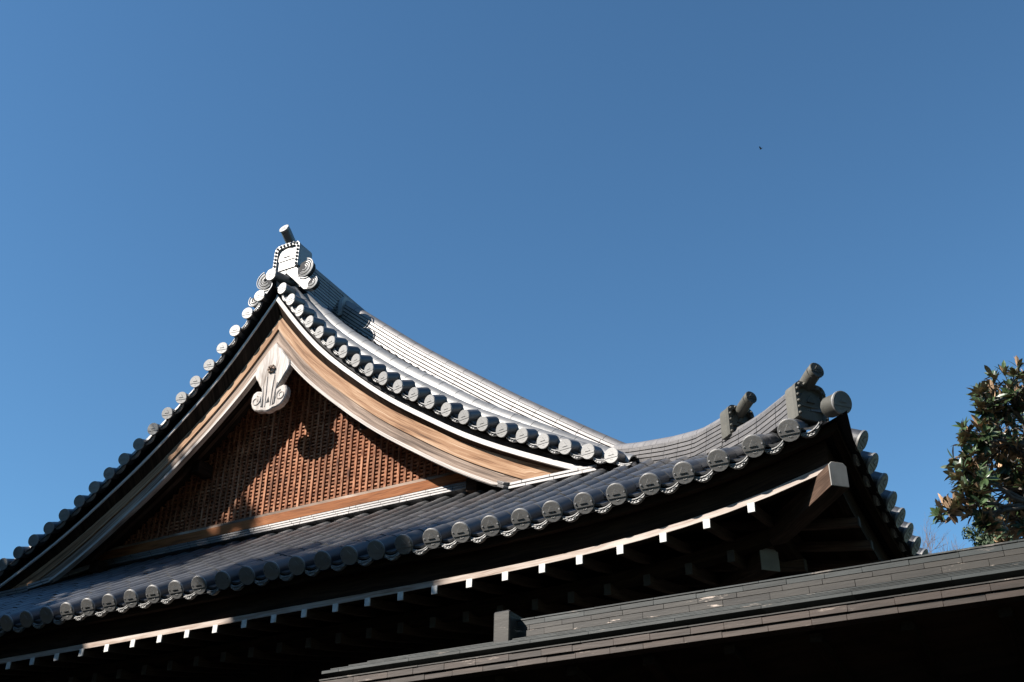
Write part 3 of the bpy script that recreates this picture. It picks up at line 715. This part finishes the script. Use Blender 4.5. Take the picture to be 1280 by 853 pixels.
# ---------------------------------------------------------------- ridge-end tiles
def ridge_end(c, D, w_, h, th, studs, finial, label=None, side_scroll=False, mat_='disc'):
    D = Vector(D).normalized(); A = UP.cross(D) * 1; A.normalize(); B = UP; c = Vector(c); mb = MB()
    r_ = w_ * .22; hw = w_ / 2
    def rr(hw, h0, h1, r_):
        out = [(-hw, h0), (hw, h0)]
        for i in range(5): a = math.pi / 2 * i / 4; out.append((hw - r_ + r_ * math.cos(a), h1 - r_ + r_ * math.sin(a)))
        for i in range(5): a = math.pi / 2 + math.pi / 2 * i / 4; out.append((-hw + r_ + r_ * math.cos(a), h1 - r_ + r_ * math.sin(a)))
        return out
    outer = rr(hw, 0, h, r_); bw = w_ * .13
    mb.prism(rr(hw * .985, 0, h * .99, r_), c - D * .03, A, B, D, th, inset=.006)
    # raised studded frame
    inner = [(-hw + bw, 0), (hw - bw, 0)] + [((hw - bw) - r_ * .6 + r_ * .6 * math.cos(math.pi / 2 * i / 4), h - bw - r_ * .6 + r_ * .6 * math.sin(math.pi / 2 * i / 4)) for i in range(5)] + \
            [(-(hw - bw) + r_ * .6 + r_ * .6 * math.cos(math.pi / 2 + math.pi / 2 * i / 4), h - bw - r_ * .6 + r_ * .6 * math.sin(math.pi / 2 + math.pi / 2 * i / 4)) for i in range(5)]
    n = len(outer); vs = []
    for dpt in (0, -.04):
        vs += [c + A * p[0] + B * p[1] + D * dpt for p in outer] + [c + A * p[0] + B * p[1] + D * dpt for p in inner]
    fs = []
    for j in list(range(1, n)):
        k = (j + 1) % n
        if k == 1: continue
        fs += [(j, k, n + k, n + j), (2 * n + j, 3 * n + j, 3 * n + k, 2 * n + k), (j, 2 * n + j, 2 * n + k, k), (n + j, n + k, 3 * n + k, 3 * n + j)]
    for j in (0, 1): fs.append((j, 2 * n + j, 3 * n + j, n + j))
    mb.add(vs, fs)
    mid = [((a[0] + b[0]) / 2, (a[1] + b[1]) / 2) for a, b in zip(outer, inner)][1:] + [((outer[0][0] + inner[0][0]) / 2, 0)]
    L = [0]
    for a, b in zip(mid, mid[1:]): L.append(L[-1] + math.dist(a, b))
    for q in range(studs):
        u = L[-1] * (q + .5) / studs; a = float(np.interp(u, L, [p[0] for p in mid])); b = float(np.interp(u, L, [p[1] for p in mid]))
        mb.ball(c + A * a + B * b + D * .004, bw * .36, 8, 6)
    emblem(mb, c + B * (h * .47) - D * .03, A, B, D, min(hw, h / 2) * .74, h=.011)
    if side_scroll:
        for sd in (1, -1):
            for (cx, cz_, R0, st_, a0, a1) in ((hw + .115, -.085, .145, .027, -130, 75), (hw + .27, -.37, .095, .025, -150, 45)):
                for q in range(4 if R0 < .1 else 5):
                    rr_ = R0 - st_ * q; pts = []
                    for i in range(16):
                        a = R(a0 + (a1 - a0) * i / 15); pts.append(c + A * (sd * (cx + rr_ * math.cos(a))) + B * (cz_ + rr_ * math.sin(a)) - D * (.02 + .008 * (q % 2)))
                    mb.tube(pts, [.0085 + .002 * math.sin(i / 15 * 3.14) for i in range(16)], n=6)
                disc = [(sd * cx + (R0 - .01) * math.cos(R(24 * i)), cz_ + (R0 - .01) * math.sin(R(24 * i))) for i in range(15)]
                mb.prism(disc, c - D * .035, A, B, D, .06, inset=.01, mi=1)  # dark backing puts the shadow between the scroll rings into the colour
            pol = [(.0, .01), (hw * .98, .0), (hw + .06, -.10), (hw + .15, -.20), (hw + .24, -.30), (hw + .26, -.46), (hw + .12, -.42), (hw * .55, -.18), (0, -.06)]
            if sd < 0: pol = [(-a, b) for a, b in pol]
            mb.prism(pol, c - D * .045, A, B, D, .07, inset=.006)
    o = mb.build('ridge_end_tile', [mat_, 'mortar_shade'], hall)
    if finial:
        p0, p1, p2, r2, dn = finial
        fm = MB(); Dd = Vector(dn).normalized()
        disc_tile(fm, p2, Dd, r=r2, back=.01, bdir=-Dd, n=20)
        P0, P1, P2 = Vector(p0), Vector(p1), Vector(p2) - Dd * .04
        fm.tube([P0.lerp(P1, q).lerp(P1.lerp(P2, q), q) for q in [i / 8 for i in range(9)]], r2 * .92, n=16, mi=1)
        fm.build('finial_tile', [mat_, 'tube' if mat_ == 'disc' else mat_], o)
    return o
ridge_end((XC, 10.13, 9.11), (0, -1, 0), .43, .42, .26, 19, ((XC, 10.36, 9.40), (XC, 10.22, 9.56), (XC, 10.01, 9.71), .078, (0, -.93, .35)), side_scroll=True)
for sd in (1, -1):
    D_ = Vector((sd * .80, -.60, 0))
    def H(t, z): return Vector(hpt(t, z, sd))
    ridge_end(H(.31, 4.115), D_, .29, .31, .10, 15, (H(.38, 4.41), H(.32, 4.455), H(.215, 4.475), .066, D_ + UP * .1), mat_='cornerclay')
    ridge_end(H(1.10, 4.495), D_, .27, .29, .10, 13, (H(1.17, 4.71), H(1.08, 4.755), H(.955, 4.775), .058, D_ + UP * .1), mat_='cornerclay')
    # upper end of the descending ridge
    mb = MB(); c = Vector((XC + sd * .47, 10.92, 8.62))
    mb.prism([(-.14, -.06), (.14, -.06), (.15, .16), (.09, .27), (-.09, .27), (-.15, .16)], c, Vector((0, 1, 0)), UP, Vector((-sd, 0, 0)), .07, inset=.01)
    for q in range(6): mb.ball(c + Vector((-.01 * sd, -.125, -.02 + .045 * q)), .017, 8, 6)
    mb.build('ridge_end_tile', 'disc', hall)

# ---------------------------------------------------------------- eaves: boards, fascia, rafters
def eave_sweep(name, m, side, prof, L1, two=True, step=.35, par=None, bevel=0):
    """prof: list of (t, z); runs round the eave and is mitred on the diagonal at the corners"""
    tm = max(p[0] for p in prof); st = [p[0] for p in prof] + list(np.arange(tm + .1, L1 - tm, step)) + ([L1 - p[0] for p in prof] if two else [L1])
    st = sorted(set(round(float(q), 4) for q in st)); vs = []; n = len(prof); fs = []; uvs = []
    for s in st:
        for t, z in prof:
            s_ = max(s, t); s_ = min(s_, L1 - t) if two else s_
            vs.append(side.P(s_, t, z + lift(s_) + (lift(WID - s_) if two else 0)))
    for i in range(len(st) - 1):
        for j in range(n):
            k = (j + 1) % n; fs.append((i * n + j, i * n + k, (i + 1) * n + k, (i + 1) * n + j)); v0 = j * .4; v1 = v0 + math.dist(prof[j], prof[k])
            uvs.append([(st[i], v0), (st[i], v1), (st[i + 1], v1), (st[i + 1], v0)])
    mb = MB(); mb.add(vs, fs, uvs); return mb.build(name, m, par or hall, bevel=bevel)
def rect(t0, t1, z0, z1): return [(t0, z0), (t1, z0), (t1, z1), (t0, z1)]
for side, L1, two in ((FRONT, WID, True), (RIGHT, YEND - YD, False), (LEFT, YEND - YD, False)):
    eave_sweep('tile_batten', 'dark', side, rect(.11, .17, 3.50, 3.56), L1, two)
    eave_sweep('eave_fascia', 'dark', side, rect(.2345, .29, 3.279, 3.53), L1, two)  # dark timber stands in for the tiles' shadow on the upper fascia
    eave_sweep('fascia_light_tone_strip', 'fascia' if side is FRONT else 'dark', side, rect(.222, .232, 3.284, 3.334), L1, two)  # lower strip of the fascia, coloured pale on the front as if sunlit
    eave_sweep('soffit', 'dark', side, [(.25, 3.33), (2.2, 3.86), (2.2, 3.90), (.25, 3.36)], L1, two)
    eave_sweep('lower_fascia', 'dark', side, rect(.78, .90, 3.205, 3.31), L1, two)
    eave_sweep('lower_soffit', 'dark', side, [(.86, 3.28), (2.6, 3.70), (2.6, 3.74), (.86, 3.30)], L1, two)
def rafter(side, s, t0, t1, z0, slope, w_, h, two, zl, name='rafter'):
    l = lift(s) + (lift(WID - s) if two else 0); n = 6; fr = []
    for i in range(n + 1):
        t = t0 + (t1 - t0) * i / n
        fr.append((side.P(s, t, z0 + slope * (t - t0) - .10 * math.sin(min(1, (t - t0) / 1.0) * math.pi) * .12 + l * max(0, 1 - (t - t0) / 3)), side.S, UP))
    mb = MB(); mb.sweep(rect(-w_ / 2, w_ / 2, -h, 0), fr)
    # white painted end: a thin cap a little proud of the wood
    mb.box(fr[0][0] - side.T * .004 + UP * (-h / 2), (w_ + .004, .012, h + .004), (side.S, side.T, UP), mi=1)
    return mb.build(name, ['beam', 'white' if name == 'rafter' and side is FRONT else 'endgrain'], hall, bevel=.002)
fx = [2.30, 2.655, 3.01, 3.37, 3.72, 4.05]
ss = [f + XD for f in fx]
while ss[-1] < WID - 1.2: ss.append(ss[-1] + .336)
ssn = [s for s in ss if s < 10.2]
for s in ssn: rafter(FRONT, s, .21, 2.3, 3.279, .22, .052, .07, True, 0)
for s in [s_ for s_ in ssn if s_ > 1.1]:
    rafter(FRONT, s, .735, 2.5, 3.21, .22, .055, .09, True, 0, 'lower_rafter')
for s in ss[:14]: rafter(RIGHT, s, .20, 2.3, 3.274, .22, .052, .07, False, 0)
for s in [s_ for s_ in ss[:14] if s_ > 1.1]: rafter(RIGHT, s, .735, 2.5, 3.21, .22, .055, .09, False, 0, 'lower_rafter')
# hip rafters with chamfered ends
for sd in (1, -1):
    A_ = Vector((sd, 1, 0)).normalized()
    for (t0, t1, zt0, rise_, w_, h, nm) in ((.16, 2.4, 3.655, .10, .145, .19, 'hip_rafter'), (.95, 2.6, 3.42, .22, .16, .2, 'lower_hip_rafter')):
        fr = []
        for i in range(9):
            q = i / 8; t = t0 + (t1 - t0) * q; z = zt0 + rise_ * (t - t0) - .30 * math.sin(math.pi * min(1, q * 1.0)) * (.55 if nm == 'hip_rafter' else .1)
            fr.append((Vector(hpt(t, z, sd)), A_, UP))
        hw = w_ / 2; ch = .025
        mb = MB(); pr = [(-hw, -h), (hw, -h), (hw, -ch), (hw - ch, 0), (-hw + ch, 0), (-hw, -ch)]
        mb.sweep(pr, fr); D_ = Vector((sd, -1, 0)).normalized()
        mb.prism([(a, b) for a, b in pr], Vector(hpt(t0, zt0, sd)) + D_ * .008, A_, UP, D_, .012, inset=.003, mi=1)
        mb.build(nm, ['beam', 'plaster'], hall)
# walls under the eaves
wl = MB()
x0, x1, y0, y1 = XD - WID + 2.2, XD - 2.2, YD + 2.2, YEND - 1.5
for (a, b) in (((x0, y0), (x1, y0)), ((x1, y0), (x1, y1)), ((x1, y1), (x0, y1)), ((x0, y1), (x0, y0))):
    c = Vector(((a[0] + b[0]) / 2, (a[1] + b[1]) / 2, (G0 + 3.9) / 2)); L = math.dist(a, b)
    wl.box(c, (L if a[1] == b[1] else .1, .1 if a[1] == b[1] else L, 3.9 - G0))
wl.build('outer_wall', 'dark', hall)
for i in range(6):
    x = x0 + (x1 - x0) * i / 5
    c = MB(); c.box((x, y0 - .08, (G0 + 3.5) / 2), (.24, .24, 3.5 - G0)); c.build('post', 'dark', hall, bevel=.015)
for z_, h in ((3.35, .26), (2.5, .18)):
    c = MB(); c.box(((x0 + x1) / 2, y0 - .1, z_), (x1 - x0 + .5, .16, h)); c.build('beam', 'dark', hall, bevel=.01)
bk = MB(); zz = [(XD - d, base_z(d) - .1) for d in np.linspace(0, 7.6, 12)]; pl = [(x, z) for x, z in zz] + [(2 * XC - x, z) for x, z in zz[::-1]]
pl = [(x1, 3.5)] + [p for p in pl if True] + [(x0, 3.5)]
bk.add([(x, YEND, z) for x, z in pl], [tuple(range(len(pl)))]); bk.build('rear_gable', 'dark', hall, smooth=0)

# ---------------------------------------------------------------- copper-roofed gateway in front
gate = empty('gateway_roof', (-.5, 6.3, G0))
tag(gate, 'low gateway with a dark weathered copper-shingled roof and plain ridge, in front of the temple', 'gateway roof')
def course(mb, x0, x1, y0, y1, z0, z1, wd, mi=0, off=0, gap=.0009):
    x = x0 + off * wd
    if off: mb.box(((x0 + x) / 2, (y0 + y1) / 2, (z0 + z1) / 2), (x - x0 - gap, y1 - y0, z1 - z0), mi=mi)
    while x < x1 - 1e-3:
        xe = min(x1, x + wd * random.uniform(.8, 1.2)); jy = random.uniform(0, .0025)
        mb.box(((x + xe) / 2, (y0 + y1) / 2 - jy, (z0 + z1) / 2), (xe - x - gap, y1 - y0, z1 - z0 - random.uniform(0, .001)), mi=mi); x = xe
XL, XR = -4.09, 5.5
e = MB()
course(e, XL, XR, 5.30, 5.44, 1.669, 1.7015, .196, off=.55); e.build('eave_course', 'copper', gate, bevel=.001)
e = MB(); course(e, XL, XR, 5.29, 5.44, 1.7045, 1.7385, .196, off=.0); e.build('eave_course', 'copper', gate, bevel=.001)
e = MB(); course(e, XL, XR, 5.285, 5.46, 1.741, 1.7475, .196, off=.3); e.build('drip_edge', 'coppertop', gate)
Y2 = 5.40; k2 = Y2 / 5.3
e = MB(); e.box(((XL + XR) / 2, 5.62, 1.80), (XR - XL - .1, .24, .14)); e.build('roof_core', 'mortar_shade', gate)
e = MB(); course(e, XL * k2, XR, Y2, Y2 + .3, 1.7855 * k2 - .004, 1.7985 * k2, .40, off=.3); e.build('roof_lip', 'verdigris', gate, bevel=.001)
for i, (zz_, yy) in enumerate(((1.8025, 5.415), (1.8085, 5.45), (1.815, 5.49))):
    e = MB(); course(e, XL * k2 + .05 + .10 * i, XR, yy, yy + .25, (zz_ - .003) * yy / 5.3, (zz_ + .0022) * yy / 5.3, .40, off=.2 + .25 * i); e.build('roof_course', 'verdigris', gate)
Y3 = 5.55; k3 = Y3 / 5.3
for i, (a, b, m_, o_) in enumerate(((1.818, 1.8515, 'coppertop', .9), (1.854, 1.8795, 'coppertop', .45), (1.882, 1.9075, 'verdigris', .9), (1.9095, 1.9185, 'verdigris', .4))):
    e = MB(); yo = -.008 * (i == 3) + .004 * i; course(e, -2.868 * k3 + .004 * (i % 2), XR, Y3 + yo, Y3 + .24 - yo, a * k3, b * k3, .215 if i < 3 else .32, off=o_); e.build('ridge_course', m_, gate, bevel=.001)
# plain end slab of the ridge with a rolled top
e = MB(); Ys = 5.47; ks = Ys / 5.3; sl_ = [( -2.986 * ks, 1.80 * ks), (-2.889 * ks, 1.80 * ks), (-2.886 * ks, 1.972 * ks), (-2.896 * ks, 1.979 * ks), (-2.978 * ks, 1.977 * ks), (-2.984 * ks, 1.970 * ks)]
e.prism([(a, b) for a, b in sl_], (0, Ys, 0), Vector((1, 0, 0)), UP, FR, .36, inset=.006); e.build('ridge_end_slab', 'coppertop', gate)
# the slope behind, the dark underside, rafters and posts
e = MB(); e.add([(XL, 5.75, 1.86), (XR, 5.75, 1.86), (XR, 6.6, 1.5), (XL, 6.6, 1.5), (XL, 5.75, 1.80), (XR, 5.75, 1.80), (XR, 6.6, 1.44), (XL, 6.6, 1.44)], [(0, 1, 2, 3), (7, 6, 5, 4), (0, 3, 7, 4), (1, 5, 6, 2), (2, 6, 7, 3), (0, 4, 5, 1)]); e.build('rear_slope', 'verdigris', gate)
e = MB(); e.add([(XL + .03, 5.36, 1.672), (XR, 5.36, 1.672), (XR, 6.5, 1.50), (XL + .03, 6.5, 1.50)], [(0, 1, 2, 3)]); e.build('underside', 'dark', gate)
x = XL + .25
while x < XR:
    e = MB(); e.box((x, 5.9, 1.575), (.055, 1.0, .06), (Vector((1, 0, 0)), Vector((0, 1, -.15)).normalized(), Vector((0, .15, 1)).normalized())); e.build('rafter', 'dark', gate); x += .42
for x in (-3.5, -.9, 1.7, 4.3):
    e = MB(); e.box((x, 6.0, (G0 + 1.4) / 2), (.16, .16, 1.4 - G0)); e.build('post', 'dark', gate, bevel=.01)
e = MB(); e.box(((XL + XR) / 2, 6.0, 1.36), (XR - XL - .3, .14, .2)); e.build('beam', 'dark', gate, bevel=.01)
e = MB(); e.box(((XL + XR) / 2, 6.04, .0), (XR - XL - .9, .05, 2.6)); e.build('boarding', 'dark', gate)

# ---------------------------------------------------------------- trees
def leaf(mb, P, d, nrm, L, W, curl=.12):
    """leaf blade of two halves folded along the midrib"""
    d = d.normalized(); sd = d.cross(nrm).normalized(); nrm = sd.cross(d)
    st = [(0, .06), (.22, .75), (.5, 1), (.78, .72), (1, .02)]
    vs = []
    for t, w_ in st:
        c = P + d * (L * t) - nrm * (curl * L * t * t)
        vs += [c + sd * (W * .5 * w_) + nrm * (.12 * W * w_), c, c - sd * (W * .5 * w_) + nrm * (.12 * W * w_)]
    fs = []
    for i in range(4):
        o = i * 3; fs += [(o, o + 3, o + 4, o + 1), (o + 1, o + 4, o + 5, o + 2)]
    mb.add(vs, fs)
rnd = random.Random(11)
def rv(s=1): return Vector((rnd.gauss(0, s), rnd.gauss(0, s), rnd.gauss(0, s)))
def limb(mb, a, b, r0, r1, n=7, sag=.0, wob=.06):
    pts = []; L = (b - a).length
    w1 = rv(wob * L)
    for i in range(n + 1):
        t = i / n; p = a.lerp(b, t) + w1 * math.sin(math.pi * t) + rv(.012 * L) * (0 < i < n); p.z += sag * math.sin(math.pi * t) * L; pts.append(p)
    mb.tube(pts, [r0 + (r1 - r0) * i / n for i in range(n + 1)], n=7); return pts
def along(px, py, dist):
    r_ = fw + rt * ((px - 640) / 1462.14) - up * ((py - 426.5) / 1462.14); return r_.normalized() * dist
def magnolia():
    root = empty('magnolia_tree', (.45, 17.3, G0))
    tag(root, 'broad magnolia with glossy dark leaves, rusty underneath, right of the temple roof', 'tree')
    lobes = [((-.71, 14.79, 7.28), .45), ((-.95, 14.54, 7.09), .25), ((-1.17, 14.5, 6.67), .22), ((-.98, 15.05, 6.7), .48), ((-1.38, 14.57, 6.44), .2), ((-1.32, 14.51, 6.11), .3),
             ((-.98, 15.53, 6.33), .55), ((-1.68, 14.42, 5.73), .17), ((-1.38, 14.41, 5.81), .22), ((-.59, 15.92, 7.15), .68), ((-.73, 15.86, 6.07), .7), ((-1.28, 14.63, 5.58), .12), ((-.93, 15.27, 5.66), .27),
             ((-.17, 16.52, 6.95), 1.0), ((-.37, 16.83, 6.36), .95), ((.9, 17.2, 7.3), 1.2), ((1.3, 16.6, 6.6), 1.2), ((.9, 18.2, 6.4), 1.2), ((.3, 15.6, 6.2), .8), ((.2, 15.5, 7.3), .7)]
    wood_ = MB(); base = Vector((.45, 17.3, G0)); fork = Vector((.35, 17.1, 2.6))
    tp = limb(wood_, base, fork, .24, .17, 8, wob=.02)
    m1 = Vector((-.1, 16.4, 4.6)); m2 = Vector((.5, 17.1, 5.6)); limb(wood_, fork, m1, .14, .085); limb(wood_, fork, m2, .14, .09)
    forks = [m1, m2]
    for a_, b_ in ((m1, (-.35, 15.6, 5.5)), (m1, (-.2, 15.9, 6.3)), (m2, (.2, 16.6, 6.9)), (m2, (.8, 17, 6.9)), (m1, (-.75, 15.2, 5.9)), (m1, (-.5, 15.2, 6.7))):
        b_ = Vector(b_); limb(wood_, a_, b_, .07, .035); forks.append(b_)
    leaves = MB()
    for (c, r_) in lobes:
        c = Vector(c); src = min(forks, key=lambda f: (c - f).length)
        pts = limb(wood_, src, c, .03, .012, 8, sag=.05, wob=.10)
        n = max(10, int(100 * r_ ** 2 + 52 * r_))
        for i in range(n):
            d = rv().normalized(); q = c + d * r_ * (rnd.random() ** .45) * .95
            st = pts[rnd.randrange(4, len(pts))]
            tw = [st, st.lerp(q, .5) + rv(.06), q]; wood_.tube(tw, [.011, .008, .005], n=5)
            ax = ((q - c).normalized() * .9 + Vector((-.15, -.25, .75)) + rv(.25)).normalized()
            nl = rnd.randint(7, 11)
            for j in range(nl):
                a = j * 2.4 + rnd.random() * .5; o = ax.orthogonal().normalized(); o2 = ax.cross(o)
                out = o * math.cos(a) + o2 * math.sin(a); sp = rnd.uniform(.3, 1.25)
                dd = (ax * (1.35 - sp * .75) + out * sp + Vector((0, 0, -.12))).normalized()
                nr = (ax - dd * ax.dot(dd)).normalized()
                if nr.length < .1: nr = UP
                leaf(leaves, q - ax * rnd.uniform(0, .06), dd, nr, rnd.uniform(.12, .185), rnd.uniform(.05, .07), rnd.uniform(-.05, .25))
    wood_.build('trunk', 'bark', root, smooth=60); leaves.build('crown', 'magnolia', root, smooth=0, fix=False)
magnolia()
def leafy(name, label, c, rx, rz, n, size, base, m_='evergreen', seed=3, clumps=26):
    r2 = random.Random(seed); root = empty(name, base); tag(root, label, 'tree'); c = Vector(c)
    t = MB(); t.tube([base, (c.x, c.y, c.z - rz * .3), (c.x, c.y, c.z + rz * .6)], [.35, .2, .04], n=8)
    L = MB(); cl = []
    for i in range(clumps):
        d = Vector((r2.gauss(0, 1), r2.gauss(0, 1), r2.gauss(0, 1))).normalized(); u = r2.random() ** .4
        p = c + Vector((d.x * rx, d.y * rx, d.z * rz)) * u; cl.append(p); t.tube([(c.x, c.y, p.z - rx * .5), p], [.06, .02], n=5)
    for i in range(n):
        p = cl[r2.randrange(len(cl))]; d = Vector((r2.gauss(0, 1), r2.gauss(0, 1), r2.gauss(0, 1))).normalized()
        q = p + d * (rx * .30) * r2.random() ** .4; a = (d + Vector((r2.gauss(0, .5), r2.gauss(0, .5), r2.gauss(0, .5) + .5))).normalized(); s_ = a.orthogonal().normalized(); b2 = a.cross(s_); h = size * r2.uniform(.6, 1.3)
        L.add([q - s_ * h * .4, q + b2 * h, q + s_ * h * .4, q - b2 * h * .6], [(0, 1, 2, 3)])
    t.build('trunk', 'bark', root, smooth=60); L.build('crown', m_, root, smooth=0, fix=False)
    return root
leafy('evergreen_tree', 'distant dark evergreen treetop just above the gateway roof, left of the magnolia foot', (-3.65, 42, 14.5), 1.05, 1.7, 16000, .09, (-3.95, 42, G0), seed=4, clumps=110)
leafy('evergreen_tree', 'lower distant evergreen treetop partly hidden by the magnolia', (-3.1, 41, 13.9), .85, 1.3, 6000, .10, (-3.1, 41, G0), seed=9, clumps=30)
def bare(c, H, spread, label, seed):
    r3 = random.Random(seed); root = empty('bare_tree', c); tag(root, label, 'tree', 'bare winter trees beyond the roofs'); base = Vector(c); tr_ = MB(); br = MB()
    def grow(p, d, L, r_, lev, mb):
        n = 4; pts = [p]; q = p; dd = d
        for i in range(n):
            dd = (dd + Vector((r3.gauss(0, .11), r3.gauss(0, .11), r3.gauss(.03, .07)))).normalized(); q = q + dd * L / n; pts.append(q)
        mb.tube(pts, [r_ * (1 - .45 * i / n) for i in range(n + 1)], n=5 if lev < 3 else 3, caps=False)
        if lev == 0: return
        for i in range(4 if lev > 1 else 5):
            k = r3.randint(2, n); a = r3.uniform(0, 6.28); o = dd.orthogonal().normalized(); o = o * math.cos(a) + dd.cross(o) * math.sin(a)
            grow(pts[k], (dd + o * spread * r3.uniform(.6, 1.2) + Vector((0, 0, .25))).normalized(), L * r3.uniform(.5, .72), r_ * .55, lev - 1, br)
    grow(base, Vector((0, 0, 1)), H * .5, .28, 0, tr_)
    top = Vector(tr_.v[-1])
    for i in range(5):
        a = i * 1.26 + r3.random(); grow(top, Vector((.55 * math.cos(a), .55 * math.sin(a), 1)).normalized(), H * .22, .10, 5, br)
    tr_.build('trunk', 'twig', root, smooth=60, fix=False); br.build('branches', 'twig', root, smooth=60, fix=False)
bare((-7.1, 56, G0), 23.4, .6, 'bare winter tree with fine reddish twigs, nearest the right end of the temple roof', 5)
bare((-6.2, 57, G0), 22.4, .6, 'bare winter tree with fine twigs, midway between the temple roof and the evergreen', 8)

# a small bird high in the sky
bd = MB(); bc = Vector((-10.64, 45.05, 38.17))
bd.ball(bc, .03, 8, 6, sc=(2.2, .8, .8)); bd.ball(bc + Vector((.07, 0, .015)), .02, 8, 6)
for s_ in (-1, 1): bd.add([bc + Vector((.03, 0, .01)), bc + Vector((-.04, 0, .01)), bc + Vector((-.05, s_ * .13, .05)), bc + Vector((.01, s_ * .11, .05)), bc + Vector((.0, s_ * .06, .055))], [(0, 1, 2, 3), (0, 3, 4)])
tag(bd.build('bird', 'dkbird'), 'tiny dark bird far off in the clear blue sky', 'bird')

# ---------------------------------------------------------------- off-camera trees: two cast roof shade, the rest are added to block low sky
def shade_tree(c, H, rx, z0, label, seed, n=5200, size=.20, clumps=40, dens=1):
    r2 = random.Random(seed); base = (c[0], c[1], G0); root = empty('unseen_shade_tree', base); tag(root, label, 'tree')
    t = MB(); L = MB(); zc = (z0 + H) / 2; rz = (H - z0) / 2
    t.tube([base, (c[0], c[1], z0 + rz * .3), (c[0], c[1], H - rz * .4)], [.4, .28, .06], n=8)
    cl = []
    for i in range(clumps):
        d = Vector((r2.gauss(0, 1), r2.gauss(0, 1), r2.gauss(0, 1))).normalized(); u = r2.random() ** .38
        p = Vector((c[0] + d.x * rx * u, c[1] + d.y * rx * u, zc + d.z * rz * u)); cl.append(p); t.tube([(c[0], c[1], p.z - rx * .4), p], [.09, .02], n=5)
    for i in range(n):
        p = cl[r2.randrange(len(cl))]; d = Vector((r2.gauss(0, 1), r2.gauss(0, 1), r2.gauss(0, 1))).normalized()
        q = p + d * (rx * .30) * r2.random() ** .4; a = Vector((r2.gauss(0, 1), r2.gauss(0, 1), r2.gauss(0, 1))).normalized(); s_ = a.orthogonal().normalized(); b2 = a.cross(s_); h = size * r2.uniform(.6, 1.3)
        L.add([q - s_ * h * .45, q + b2 * h, q + s_ * h * .45, q - b2 * h * .6], [(0, 1, 2, 3)])
    t.build('trunk', 'bark', root, smooth=60); L.build('crown', 'evergreen', root, smooth=0, fix=False)
shade_tree((-18.45, 2.2), 15.3, 3.3, 3.0, 'tall camphor tree left of the temple, casting shade on the far end of its roof', 21, n=20000, size=.24, clumps=70)
shade_tree((-11.0, -2.2), 8.6, 3.5, -1.0, 'spreading added sky-blocking camphor tree to the left of the gateway', 22, n=14000, size=.26)
shade_tree((-5.0, -6.0), 11.3, 3.8, -1.0, 'added sky-blocking camphor tree behind the viewer, a little to the left', 23, n=14000, size=.28)
shade_tree((1.5, -7.5), 21.0, 4.2, -1.0, 'added sky-blocking camphor tree directly behind the viewer', 24, n=16000, size=.3)
shade_tree((8.5, -5.0), 22.0, 4.2, -1.0, 'added sky-blocking camphor tree behind the viewer on the right', 28, n=16000, size=.3)
shade_tree((12.0, 1.5), 21.0, 4.2, -1.0, 'added sky-blocking camphor tree on the right, level with the viewer', 25, n=16000, size=.3)
shade_tree((12.0, 9.0), 16.0, 4.0, -1.0, 'added sky-blocking camphor tree on the right, beyond the gateway end', 26, n=16000, size=.3)
shade_tree((10.0, 16.0), 15.0, 4.0, -1.0, 'added sky-blocking camphor tree on the right, behind the magnolia', 27, n=16000, size=.3)
shade_tree((8.5, 24.0), 13.0, 4.0, -1.0, 'added sky-blocking camphor tree far on the right, past the magnolia', 29, n=16000, size=.3)
shade_tree((-17.5, -6.5), 14.0, 4.0, -1.0, 'added sky-blocking camphor tree on the left, well behind the viewer', 31, n=16000, size=.3)
shade_tree((-24.5, 5.0), 15.5, 4.0, -1.0, 'added sky-blocking camphor tree beyond the left end of the temple', 32, n=16000, size=.3)
shade_tree((-14.6, 2.6), 7.8, 3.0, -1.0, 'low dense added sky-blocking camphor tree in front of the left end of the temple', 33, n=16000, size=.28)
shade_tree((-12.2, .6), 11.8, 1.35, 9.4, 'slender camphor sapling on the left whose high crown dapples the eave', 34, n=2000, size=.2, clumps=16)
